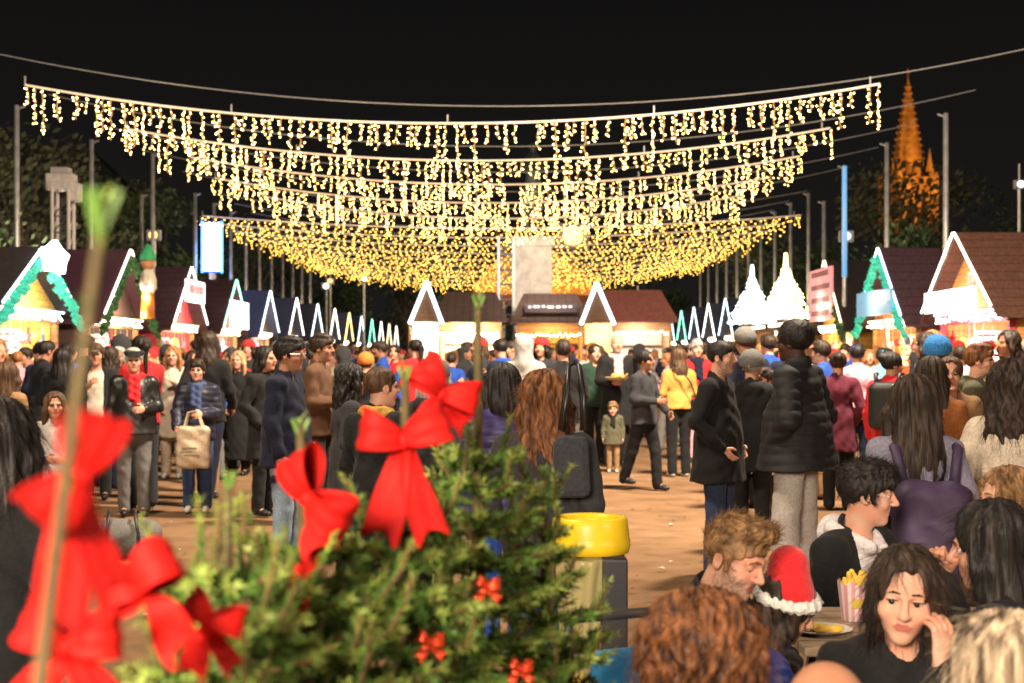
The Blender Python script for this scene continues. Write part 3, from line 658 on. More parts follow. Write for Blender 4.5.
def make_litter():
    g = random.Random(31); m = MB()
    for i in range(900):
        d = 4 + 30 * g.random() ** 1.4; x = g.uniform(-.36, .36) * d + g.uniform(-1, 1); a = g.uniform(0, 6.28); s = g.uniform(.012, .038); c = math.cos(a) * s; q = math.sin(a) * s; z = .004 + g.random() * .012
        m.slot(0 if g.random() < .8 else 1).add([(x + c, d + q, z), (x - q * .6, d + c * .6, z + .008), (x - c, d - q, z), (x + q * .6, d - c * .6, z + .004)], [(0, 1, 2, 3)])
    o = m.build('fallen_leaves', [mat('dead_leaf', (.12, .055, .022), .9, var=.5, scale=3), mat('paper_scrap', (.5, .46, .4), .9)]); tag(o, 'dead leaves and paper scraps scattered on the sand', 'litter', None, 'stuff')
make_litter()
# ------------------------------------------------------------------ materials of the market
STEEL = mat('galvanised_steel', (.46, .45, .44), .45, metal=.6, var=.15, scale=5)
DARKCABLE = mat('steel_cable', (.30, .29, .28), .5, metal=.3)
RAIL = mat('white_light_rail', (.75, .62, .52), .6, emit=(1, .72, .5), strength=.18)
WIRE = mat('fairy_wire', (.55, .33, .14), .6, emit=(1, .46, .08), strength=.75)  # the wire's own glow stands in for bulb light falling on it
BULB = glow('bulb', (1.0, .63, .20), 24, False); BULBY = glow('bulb_yellow', (1.0, .57, .08), 12, False)
LEDW = glow('led_white', (1.0, .90, .76), 6.5); LEDC = glow('led_cool', (.66, .88, 1.0), 5.5); LEDWARM = glow('led_warm', (1.0, .78, .46), 6.0)
ROOFB = planks('roof_brown', (.05, .026, .02), .8, 4.0, 0); ROOFR = planks('roof_red', (.085, .034, .02), .8, 4.0, 0); ROOFP = planks('roof_plum', (.055, .024, .034), .8, 4.0, 0)
WOOD = planks('chalet_board', (.36, .18, .065), .7, 7, 2); WOODY = planks('gable_board_yellow', (.55, .30, .07), .7, 7, 2); WOODD = planks('dark_board', (.12, .06, .03), .7, 7, 2)
WOODR = planks('red_board', (.42, .04, .05), .65, 7, 2)
GARL = mat('fir_garland', (.03, .10, .035), .8, var=.5, scale=30, bump=.6); GARLT = mat('teal_garland', (.03, .30, .22), .6, var=.5, scale=30, emit=(.05, .6, .4), strength=.5)
# ------------------------------------------------------------------ curtains of icicle lights on poles across the square
rng = random.Random(11)
STRANDS = []
def strand_mesh(length, far):
    m = MB(); x = rng.uniform(-.02, .02); pts = []; n = max(3, int(length / (.09 if far else .062))); z = 0
    for i in range(n + 1):
        pts.append((x + rng.uniform(-.025, .025), rng.uniform(-.02, .02), -length * i / n))
    m.slot(0).tube(pts, .0055 if not far else .006, 4, False)
    for i in range(1, n + 1):
        p = pts[i]
        for q in range(1 if rng.random() < .55 or far else 2): m.slot(1).octa((p[0] + rng.choice((-1, 1)) * rng.uniform(.02, .06 if not far else .12), p[1] + rng.uniform(-.02, .02), p[2] + rng.uniform(-.03, .03)), .0142 if not far else .022)
    return m
def sag_curve(a, b, sag, n):
    return [Vector((a[0] + (b[0] - a[0]) * t, a[1] + (b[1] - a[1]) * t, a[2] + (b[2] - a[2]) * t - 4 * sag * t * (1 - t))) for t in [i / n for i in range(n + 1)]]
LENS = [.24, .38, .52, .66, .80, .30, .46, .58, .72, .34]
SMESH = [strand_mesh(L, False).mesh('strand', [WIRE, BULB]) for L in LENS for _ in (0, 1)]
WIREY = mat('fairy_wire_far', (.5, .32, .1), .6, emit=(1, .5, .06), strength=.10)  # faint glow in the wire colour, in place of light from its bulbs
SMESH_Y = [strand_mesh(L, True).mesh('strand', [WIREY, BULBY]) for L in (.18, .26, .34, .42, .50, .22, .30, .38)]
POLES = []
def light_pole(x, d, h, label, group, blue=False):
    r = empty('light_pole', (x, d, 0), 0, label, 'pole', group)
    m = MB(); m.tube([(0, 0, 0), (0, 0, h)], [.070, .055], 10); m.build('pole_tube', STEEL, r, True)
    if blue:
        m = MB(); m.tube([(0, 0, h * .55), (0, 0, h - .02)], [.072, .066], 10); m.build('blue_light_sleeve', glow('sleeve_blue', (.05, .45, .9), .8), r, True)
    m = MB(); m.box((0, 0, .06), (.28, .28, .06)); m.build('base_plate', mat('concrete', (.3, .29, .28), .9, var=.2), r)
    m = MB(); m.tube([(0, 0, h - .08), (.18 if x < 0 else -.18, 0, h - .02)], .025, 6); m.build('bracket', STEEL, r)
    return r
def icicle_row(d, xl, xr, zend, sag, label, near=True, step=.175, xc=-.3, dens=1.0):
    r = empty('icicle_light_curtain', (xc, d, 0), 0, label, 'string lights', 'curtains of icicle lights over the square')
    a, b = (xl - xc, 0, zend), (xr - xc, 0, zend + .02)
    n = int((xr - xl) / step); c = sag_curve(a, b, sag, n)
    m = MB(); m.tube(c[::3] + ([c[-1]] if n % 3 else []), .020, 5); m.build('light_rail', RAIL, r)
    pole = 10.4; e = 3.2
    k0 = Vector((-pole + .6, 0, zend + .75)) - Vector((0, 0, 0)); k1 = Vector((pole, 0, zend + .85))
    top = sag_curve(k0, k1, sag + .48, 40); m = MB(); m.tube(top, .010, 4); m.build('support_cable', DARKCABLE, r)
    m = MB()
    for q in range(5):
        i = int(n * (q + .02) / 4.05); p = c[min(i, n)]; m.tube([p, p + Vector((0, 0, .16))], .016, 5)
        m.build('hanger', DARKCABLE, r); m = MB()
    prev = .8
    if near:
        for i in range(n + 1):
            if rng.random() < .05: continue
            j = rng.randrange(len(SMESH)); o = link('light_strand', SMESH[j], r); o.location = c[i] + Vector((rng.uniform(-.05, .05), 0, -.01)); o.rotation_euler = (0, 0, rng.uniform(0, 6))
    else:
        big = MB()
        for i in range(n + 1):
            me = SMESH_Y[rng.randrange(len(SMESH_Y))]; o = c[i] + Vector((rng.uniform(-.06, .06), rng.uniform(-.03, .03), 0)); base = len(big.v)
            big.v += [tuple(v.co + o) for v in me.vertices]; big.f += [tuple(base + k for k in p.vertices) for p in me.polygons]; big.m += [p.material_index for p in me.polygons]
        tag(big.build('light_strands', [WIREY, BULBY], r), kind='stuff')
    for t in (.15, .38, .62, .85):
        p = c[int(n * t)]; point_lamp('fairy_glow', (xc + p.x, d, p.z - .5), 30 if near else 40, (1, .68, .34), .15)
    return r
LBL = ['frontmost icicle light curtain, widest and highest across the black sky', 'second icicle light curtain, hanging just under the frontmost one', 'third icicle light curtain, strung below the second across the square', 'fourth icicle light curtain, just under the third of the upper swags', 'fifth icicle light curtain, narrowest and lowest of the upper swags']
for i, (d, pl, pr) in enumerate(((25.5, 25, 880), (31, 127, 830), (35.5, 190, 800), (39.2, 215, 770), (43.6, 262, 742))):
    xl, xr = (pl - 512) * d / F, (pr - 512) * d / F
    icicle_row(d, xl, xr, CH + (HY - (85, 129, 157, 178, 196)[i]) * d / F, .70, LBL[i])
ORD = ['first', 'second', 'third', 'fourth', 'fifth', 'sixth', 'seventh', 'eighth', 'ninth', 'tenth', 'eleventh']
for k in range(10):
    d = 48.7 + 3.1 * k
    icicle_row(d, -10.6, 9.9, 6.42, .44 + .062 * k, 'yellow icicle light curtain hanging %s from the front in the far lower set' % ORD[k], False, .24)
PD = [31.0, 35.5, 39.2, 43.5]
for i, d in enumerate(PD):
    for s in (-1, 1):
        pxs = ((12, 950), (88, 890), (150, 847), (139, 826))[i][0 if s < 0 else 1]; tops = ((103, 111), (138, 141), (152, 164), (193, 200))[i][0 if s < 0 else 1]
        if s < 0: nm = ('tall grey steel pole farthest from the middle, beside the yellow gabled stall', 'tall grey steel pole just beyond the white lattice mast', 'grey steel pole behind the stall with green garland', 'shorter grey steel pole close beside another before dark trees')[i]
        else: nm = ('tall grey steel pole rising behind the big white lit gable', 'grey steel pole in front of the orange lit spire', 'steel pole whose upper half glows blue', 'shorter grey steel pole near the blue lit pole')[i]
        light_pole((pxs - 512) * d / F, d + .3, CH + (HY - tops) * d / F, nm, 'poles carrying the light curtains', i == 2 and s > 0)
for k in range(10):
    d = 48.7 + 3.1 * k
    for s in (-1, 1):
        light_pole(-.35 + 10.5 * s, d, 7.2, 'thin pole holding the %s far yellow light curtain at its %s end' % (ORD[k], 'blue screen' if s < 0 else 'spire'), 'poles carrying the light curtains')
for s, d in ((-1, 24.8), (1, 24.8)):
    light_pole(-.3 + 11.4 * s, d, 7.6, 'pole out at the %s end of the frontmost light curtain' % ('yellow stall' if s < 0 else 'red stall'), 'poles carrying the light curtains')
# ------------------------------------------------------------------ wooden chalets
HANG = [mat('ornament_' + k, c, .4, var=.1) for k, c in dict(white=(.75, .72, .68), pink=(.72, .28, .36), red=(.6, .03, .04), gold=(.7, .45, .1), blue=(.2, .35, .6)).items()]
BOARDW = mat('price_board_white', (.72, .66, .6), .6); BOARDT = mat('price_ink', (.3, .05, .06), .7)
def chalet_base(name, loc, yaw, label, group, w=4.4, dp=3.4, eave=2.5, apex=4.05, strip=LEDW, board=WOODY, roof=ROOFB, inner=None, garland=None, lit=(1, .85, .62), watts=70, goods=0,
                sign=None, fascia=LEDWARM, front=None, seed=1):
    r = empty(name, loc, yaw, label, 'market stall', group); g = random.Random(seed); hw = w / 2; inner = inner or mat('inner_cream', (.75, .62, .42), .8, var=.1); front = front or WOOD
    m = MB(); m.bbox(-hw, -hw + .10, .12, dp, 0, eave); m.build('wall', board, r); m = MB(); m.bbox(hw - .10, hw, .12, dp, 0, eave); m.build('wall', board, r)
    m = MB(); m.bbox(-hw + .1, hw - .1, dp - .1, dp, 0, eave); m.prism([(-hw + .1, eave), (hw - .1, eave), (0, apex - .1)], dp - .1, dp); m.build('wall', inner, r)
    m = MB(); m.bbox(-hw + .10, hw - .10, 0.0, .12, 0, 1.02); m.build('counter_front', front, r)
    m = MB(); m.bbox(-hw - .05, hw + .05, -.22, .30, 1.022, 1.075); m.build('counter_top', WOOD, r, bevel=.01)
    for x in (-hw + .06, hw - .06):
        m = MB(); m.bbox(x - .06, x + .06, -.02, .10, 1.08, eave - .24); m.build('post', front, r)
    m = MB(); m.bbox(-hw, hw, -.06, .10, eave - .24, eave); m.build('fascia', front, r)
    m = MB(); m.bar((-hw, -.13, eave - .02), (hw, -.13, eave - .02), .035); m.build('light_strip', fascia, r)
    m = MB(); m.prism([(-hw + .1, eave + .005), (hw - .1, eave + .005), (0, apex - .12)], -.02, .06); m.build('gable', board, r)
    m = MB(); m.bbox(-.17, .17, -.05, -.025, eave + .35, eave + .80); wf = m.build('window_frame', mat('frame_white', (.7, .66, .6), .6), r)
    m = MB(); m.bbox(-.13, .13, -.062, -.052, eave + .39, eave + .76); m.build('pane', mat('gable_pane', (.10, .10, .14), .15), wf)
    rs = (apex - eave) / hw; ov = .28; m = MB()
    for s in (-1, 1):
        a = (s * (hw + ov), eave - rs * ov); t = .07
        poly = [(a[0], a[1]), (0, apex), (0, apex + t), (a[0], a[1] + t)]
        m.prism(poly if s < 0 else poly[::-1], -.35, dp + .3)
    m.build('roof', roof, r)
    for s in (-1, 1):
        m = MB(); m.bar((s * (hw + .06), -.40, eave + .04), (s * .04, -.40, apex + .05), .034, .034); m.build('light_strip', strip, r)
    m = MB(); gb = g
    for i in range(int(w / .085)): m.octa((-hw + .085 * i + g.uniform(-.02, .02), -.12 + g.uniform(-.03, .03), eave - .10 + g.uniform(-.09, .03)), .030)
    tag(m.build('fairy_lights', glow('eave_bulb', (1, .82, .5), 14, False) if fascia is LEDWARM else glow('eave_bulb_cool', (.85, .93, 1), 13, False), r), kind='stuff')
    m = MB(); m.bar((-hw + .3, .9, eave - .08), (hw - .3, .9, eave - .08), .09); m.build('ceiling_lamp', glow('stall_lamp', (1, .9, .74), 14), r)
    if garland:
        m = MB()
        for s in (-1, 1):
            pts = [(s * (hw + ov) * (1 - t), -.42, (eave - rs * ov) * (1 - t) + apex * t - .10) for t in np.linspace(0, .95, 26)]
            for p in pts:
                for k in range(5): q = (p[0] + g.uniform(-.1, .1), p[1] + g.uniform(-.06, .06), p[2] + g.uniform(-.12, .06)); m.octa(q, g.uniform(.045, .085))
        m.build('garland', garland, r)
    for i in range(9):
        m = MB(); x = -hw + .3 + (w - .6) * i / 8 + g.uniform(-.1, .1); L = g.uniform(.15, .42); z = eave - .25 - L
        m.tube([(x, .2, eave - .24), (x, .2, z)], .006, 4)
        if i % 2: m.ball((x, .2, z - .10), g.uniform(.09, .15), 10, 7)
        else: m.prism([(x + rr * math.cos(a), z - .12 + rr * math.sin(a)) for a, rr in [(PI / 2 + PI * q / 5, .19 if q % 2 == 0 else .085) for q in range(10)]], .18, .22)
        m.build('hanging_ornament', HANG[(i + seed) % 5], r)
    for s in (-1, 1):
        m = MB(); m.bbox(-.012, .012, .7, 1.5, 1.35, 2.15); m.v = [(x + s * (hw - .118), y, z) for x, y, z in m.v]; pb = m.build('price_board', BOARDW, r); m = MB()
        for q in range(5): m.bbox(-.016, .016, .78, .78 + g.uniform(.3, .62), 2.02 - .14 * q, 2.07 - .14 * q)
        m.v = [(x + s * (hw - .118), y, z) for x, y, z in m.v]; m.build('lettering', BOARDT, pb)
    m = MB()
    for k in range(3): m.bbox(-hw + .15, hw - .15, dp - .42, dp - .12, .9 + .48 * k, .94 + .48 * k)
    m.build('shelf', WOODD, r)
    if sign:
        sm, tx, sz, z = sign; m = MB(); m.bbox(-sz[0] / 2, sz[0] / 2, -.52, -.46, z, z + sz[1]); so = m.build('sign', sm, r, bevel=.01)
        if tx:
            m = MB()
            for ln in range(tx[1]):
                x = -sz[0] * .40
                while x < sz[0] * .38:
                    ww = g.uniform(.05, .16); zz = z + sz[1] * (1 - (ln + .62) / tx[1]); m.bbox(x, min(x + ww, sz[0] * .42), -.527, -.522, zz, zz + sz[1] / tx[1] * .42); x += ww + .05
            m.build('lettering', tx[0], so)
    point_lamp('stall_light', Vector(loc) + Matrix.Rotation(yaw, 3, 'Z') @ Vector((0, 1.0, eave - .5)), watts * 5.0, lit, .25)
    point_lamp('gable_fill', Vector(loc) + Matrix.Rotation(yaw, 3, 'Z') @ Vector((0, -.75, eave + .55)), 55, (1, .78, .5), .12)  # unseen lamp added to brighten the gable board
    point_lamp('stall_front_light', Vector(loc) + Matrix.Rotation(yaw, 3, 'Z') @ Vector((0, -.55, eave - .15)), watts * 1.5, lit, .15)
    return r
GOODC = [mat('goods_' + k, c, .5, var=.25, scale=14) for k, c in dict(red=(.55, .05, .06), pink=(.75, .30, .38), yellow=(.75, .5, .08), white=(.75, .72, .68), blue=(.10, .25, .5), brown=(.25, .12, .05), green=(.08, .28, .10)).items()]
GN = ['red', 'pink', 'yellow', 'white', 'blue', 'brown', 'green']
def goods(chal, stallname, n, w, seed):
    """jars, plush toys and boxes set out on the counter and shelves of a stall"""
    g = random.Random(seed); M = Matrix.Rotation(chal.rotation_euler[2], 4, 'Z'); used = set()
    for i in range(n):
        k = g.randrange(7); kind = g.choice(('jar', 'toy', 'box', 'bag'))
        lvl = i % 4; x = -w / 2 + .35 + (w - .7) * ((i * .618 + .1) % 1)
        y, z = ((-.02, 1.076) if lvl == 0 else (2.95 + .12, .941 + .48 * (lvl - 1)))
        p = Vector(chal.location) + M.to_3x3() @ Vector((x, y, z)); m = MB(); s = g.uniform(.8, 1.25)
        where = 'on the counter' if lvl == 0 else 'on the %s shelf' % ('bottom', 'middle', 'top')[lvl - 1]
        nm = {'jar': 'sweet_jar', 'toy': 'plush_toy', 'box': 'gift_box', 'bag': 'paper_bag'}[kind]
        key = (nm, GN[k], where); size = ''
        for size in ('', 'small ', 'tall ', 'round ', 'plain ', 'shiny ', 'squat '):
            if (key, size) not in used: break
        used.add((key, size))
        r = empty(nm, p, chal.rotation_euler[2] + g.uniform(-.4, .4), '%s%s %s %s of the %s' % (size, GN[k], nm.replace('_', ' '), where, stallname), nm.split('_')[1], 'goods for sale in the ' + stallname)
        c = GOODC[k]
        if kind == 'jar':
            m.lathe([(.001, 0), (.09 * s, .002), (.10 * s, .03), (.10 * s, .2 * s), (.07 * s, .23 * s), (.07 * s, .25 * s)], n=14); m.build('glass', c, r, True)
            m = MB(); m.lathe([(.078 * s, .25 * s), (.078 * s, .285 * s), (.001, .29 * s)], n=14); m.build('lid', GOODC[(k + 3) % 7], r, True)
        elif kind == 'toy':
            m.ball((0, 0, .13 * s), (.11 * s, .09 * s, .13 * s)); m.build('body', c, r, True); m = MB(); m.ball((0, -.02, .30 * s), .085 * s)
            for e in (-1, 1): m.ball((.065 * e * s, 0, .37 * s), .032 * s)
            m.build('head', c, r, True)
        elif kind == 'box':
            m.bbox(-.13 * s, .13 * s, -.09, .09, 0, .20 * s); m.build('carton', c, r, bevel=.006); m = MB(); m.bbox(-.02, .02, -.095, .095, 0, .206 * s); m.build('ribbon', GOODC[(k + 3) % 7], r)
        else:
            m.box((0, 0, .12 * s), (.08 * s, .05, .12 * s), taper=1.15); m.build('sack', c, r, bevel=.012); m = MB(); m.tube([(-.04, 0, .24 * s), (-.03, 0, .31 * s), (.03, 0, .31 * s), (.04, 0, .24 * s)], .006, 5); m.build('handle', GOODC[5], r)
PINK = mat('inner_pink', (.75, .22, .32), .7, var=.15, scale=6); GOLDI = mat('inner_gold', (.75, .42, .08), .7, var=.25, scale=8); CREAM = mat('inner_cream', (.75, .62, .42), .8, var=.1); REDI = mat('inner_red', (.62, .06, .10), .7, var=.2, scale=8)
GREY_TXT = mat('sign_text', (.10, .05, .06), .7); WHITE_TXT = mat('sign_text_white', (.62, .58, .55), .7)
SG = 'wooden chalets along the square'
XS = 9.4
# row on the side with the spire: fronts face the square
c1 = chalet_base('market_chalet', (XS, 29.0, 0), R(-90), 'red fronted chalet with big white lit gable and white sign, nearest on the spire side', SG, strip=LEDW, board=planks('gable_orange', (.50, .22, .06), .7, 7, 2), roof=ROOFR, inner=PINK, lit=(1, .62, .60), watts=110, sign=(glow('sign_white', (1, .97, .95), 2.6), None, (3.3, .44), 2.50), front=WOODR, fascia=LEDC, seed=2)
goods(c1, 'red fronted chalet', 16, 4.4, 3)
c2 = chalet_base('market_chalet', (XS, 35.0, 0), R(-90), 'chalet with teal garland gable, blue sign and gold fairy lights', SG, w=4.0, strip=LEDC, board=planks('gable_red', (.40, .10, .04), .7, 7, 2), roof=ROOFP, inner=GOLDI, garland=GARLT, lit=(1, .72, .3), watts=100, sign=(mat('sign_blue', (.10, .28, .50), .6, emit=(.12, .36, .66), strength=.5), None, (3.3, .6), 2.6), apex=4.2, seed=4)
goods(c2, 'teal garlanded chalet', 12, 4.0, 8)
c3 = chalet_base('market_chalet', (XS, 41.0, 0), R(-90), 'dark roofed chalet with pink notice board on its gable', SG, w=4.0, strip=LEDWARM, roof=mat('roof_black', (.022, .015, .015), .8, var=.2), inner=GOLDI, garland=GARL, lit=(1, .72, .35), watts=100, sign=(mat('sign_pink', (.85, .30, .34), .6, emit=(1, .25, .32), strength=.45), (GREY_TXT, 4), (2.9, 1.5), 2.62), apex=4.3, seed=5)
goods(c3, 'pink notice board chalet', 10, 4.0, 13)
# row opposite
l1 = chalet_base('market_chalet', (-XS, 27.3, 0), R(90), 'yellow gabled chalet with green garland and glowing white star board on top', SG, w=4.2, strip=LEDC, board=WOODY, roof=mat('roof_black', (.022, .015, .015), .8), garland=GARLT, apex=3.62, lit=(1, .82, .55), watts=110, fascia=LEDC, seed=6)
goods(l1, 'yellow gabled chalet', 18, 4.2, 21)
m = MB(); pts = []
for i in range(10): a = PI / 2 + 2 * PI * i / 10; rr = .55 if i % 2 == 0 else .40; pts.append((rr * 1.5 * math.cos(a) + .15, rr * .62 * math.sin(a) + 3.48))
m.prism(pts, -.62, -.52); m.build('star_board', glow('star_white', (.78, .92, 1), 9), l1)
l2 = chalet_base('market_chalet', (-XS, 33.6, 0), R(90), 'chalet with a gingerbread figure standing in its open white lit gable', SG, w=4.2, strip=LEDW, board=mat('gable_open', (.07, .035, .03), .8), roof=mat('roof_plum_dark', (.06, .02, .035), .8), inner=PINK, garland=GARL, lit=(1, .75, .5), watts=110, seed=7)
goods(l2, 'gingerbread chalet', 12, 4.2, 34)
r = empty('gingerbread_figure', Vector((-XS + .72, 33.9, 2.5)), R(90), 'orange and white gingerbread figure standing on the stall canopy', 'figure'); 
m = MB(); m.tube([(-.14, 0, 0), (-.13, 0, .62)], [.13, .12], 10); m.tube([(.14, 0, 0), (.13, 0, .62)], [.13, .12], 10); m.build('legs', mat('figure_orange', (.62, .20, .04), .6), r, True)
m = MB(); m.ball((0, 0, .85), (.28, .2, .34)); m.tube([(-.24, 0, 1.0), (-.42, -.05, .72)], [.08, .07], 8); m.tube([(.24, 0, 1.0), (.42, -.05, .72)], [.08, .07], 8); m.build('jacket', mat('figure_white', (.65, .6, .52), .6), r, True)
m = MB(); m.ball((0, 0, 1.3), .17); m.build('head', mat('figure_face', (.42, .2, .09), .6), r, True); m = MB(); m.lathe([(.2, 1.38), (.16, 1.55), (.05, 1.75), (.001, 1.78)]); m.build('hat', mat('figure_green', (.03, .32, .12), .6), r, True)
l3 = chalet_base('market_chalet', (-XS, 40.0, 0), R(90), 'chalet with white sign across a red lit gable', SG, w=4.0, strip=LEDW, board=WOODR, roof=ROOFP, inner=GOLDI, lit=(1, .6, .4), watts=100, garland=None, sign=(glow('sign_white2', (1, .92, .9), 2.4), (mat('sign_red', (.6, .05, .05), .6), 1), (2.3, .62), 3.1), seed=8)
for k in range(10):
    pass
l4 = chalet_base('market_chalet', (-XS, 46.5, 0), R(90), 'chalet with green lit gable and broad white sign', SG, w=4.0, strip=glow('led_green', (.25, 1, .62), 5), board=WOODD, roof=ROOFP, lit=(1, .9, .75), watts=90, sign=(glow('sign_white', (1, .97, .95), 2.6), None, (3.0, .9), 2.5), seed=9)
far_l = chalet_base('market_chalet', (-XS, 53.0, 0), R(90), 'small white gabled chalet fifth along the row opposite the spire', SG, w=3.8, strip=LEDC, board=WOODD, roof=mat('roof_blue', (.03, .035, .07), .8), lit=(1, .93, .8), watts=90, seed=10, apex=4.0)
STR = [LEDW, LEDC, LEDW, glow('led_yellow', (1, .75, .25), 6), LEDC, glow('led_green', (.25, 1, .62), 5), LEDW, LEDWARM]
COLN = ['white', 'cool white', 'white', 'yellow', 'cool white', 'green', 'white', 'warm white']
NTH = ['sixth', 'seventh', 'eighth', 'ninth', 'tenth', 'eleventh', 'twelfth', 'thirteenth', 'fourteenth', 'fifteenth']
for k in range(9):
    c = copy_tree(far_l); c.location = (-XS, 59.5 + 6.4 * k, 0); c['label'] = '%s gabled chalet %s along the row opposite the spire' % (COLN[k % 8], NTH[k]); swap(c, LEDC, STR[k % 8])
    point_lamp('stall_front_light', (-XS + .6, 59.5 + 6.4 * k, 2.3), 60, (1, .85, .6), .2)
RTH = ['first', 'second', 'third', 'fourth', 'fifth', 'sixth', 'seventh', 'eighth', 'ninth']
for k in range(9):
    c = copy_tree(far_l); c.location = (XS, 60.0 + 5.2 * k, 0); c.rotation_euler = (0, 0, R(-90)); c['label'] = '%s gabled chalet %s beyond the two light trees' % (COLN[(k + 1) % 8], RTH[k]); swap(c, LEDC, [LEDC, LEDW, LEDC, glow('led_green', (.25, 1, .62), 5)][k % 4])
    point_lamp('stall_front_light', (XS - .6, 60 + 5.2 * k, 2.3), 60, (.95, .95, .8), .2)
# flat kiosks with trees of light on their roofs
def kiosk(y, label, seed):
    r = empty('flat_kiosk', (XS, y, 0), R(-90), label, 'market stall', SG); m = MB(); m.bbox(-2.2, -2.1, .1, 3, 0, 2.6); m.build('wall', WOOD, r); m = MB(); m.bbox(2.1, 2.2, .1, 3, 0, 2.6); m.build('wall', WOOD, r)
    m = MB(); m.bbox(-2.1, 2.1, 2.9, 3, 0, 2.6); m.build('wall', GOLDI, r); m = MB(); m.bbox(-2.1, 2.1, 0, .1, 0, 1.02); m.build('counter_front', WOODD, r); m = MB(); m.bbox(-2.3, 2.3, -.25, .25, 1.022, 1.08); m.build('counter_top', WOOD, r)
    m = MB(); m.bbox(-2.4, 2.4, -.4, 3.2, 2.602, 2.78); m.build('roof', ROOFB, r); m = MB(); m.bar((-2.4, -.45, 2.66), (2.4, -.45, 2.66), .09); m.build('light_strip', LEDWARM, r)
    m = MB(); m.bar((-1.8, .8, 2.5), (1.8, .8, 2.5), .09); m.build('ceiling_lamp', glow('stall_lamp', (1, .9, .74), 14), r)
    point_lamp('stall_light', (XS + 1, y, 2.1), 80, (1, .8, .5), .2); point_lamp('stall_front_light', (XS - .7, y, 2.3), 50, (1, .8, .5), .2)
def light_tree(x, y, z, h, rad, col, label, seed):
    r = empty('light_tree', (x, y, z), 0, label, 'light tree', 'lit trees standing on the kiosk roofs'); g = random.Random(seed)
    m = MB(); m.tube([(0, 0, 0), (0, 0, h)], [.05, .02], 6); m.build('mast', STEEL, r); m = MB()
    for i in range(420):
        t = g.random() ** 1.4 * .86; a = g.random() * 6.28; rr = rad * (1 - t) * (.75 + .35 * g.random()) * (1 if t < .62 else .8); m.octa((rr * math.cos(a), rr * math.sin(a), t * h + .05), .042)
    tag(m.build('light_net', col, r), kind='stuff'); m = MB()
    m.tube([(0, 0, h * .84), (0, 0, h + .28)], [.10, .05], 6); m.build('top_light', col, r)
    m = MB(); m.lathe([(rad * .80, .05), (rad * .45, h * .42), (rad * .18, h * .75), (.02, h * .9)], n=14); m.build('frame_cone', mat('net_white', (.8, .8, .78), .6, emit=(1, .95, .85), strength=.35), r, True)
    point_lamp('tree_glow', (x - .9, y - .5, z + h * .5), 60, (1, .9, .75), .3)
kiosk(47.0, 'flat roofed kiosk carrying the yellow light tree', 1); kiosk(53.0, 'flat roofed kiosk carrying the cool white light tree', 2)
light_tree(9.05, 47, 2.785, 1.95, .85, glow('tree_warm', (1, .74, .30), 8, False), 'warm yellow cone shaped tree of lights on a kiosk roof', 3)
light_tree(8.95, 53, 2.785, 1.95, .85, glow('tree_cool', (.80, .93, 1), 7, False), 'cool white cone shaped tree of lights with tall tip on a kiosk roof', 4)
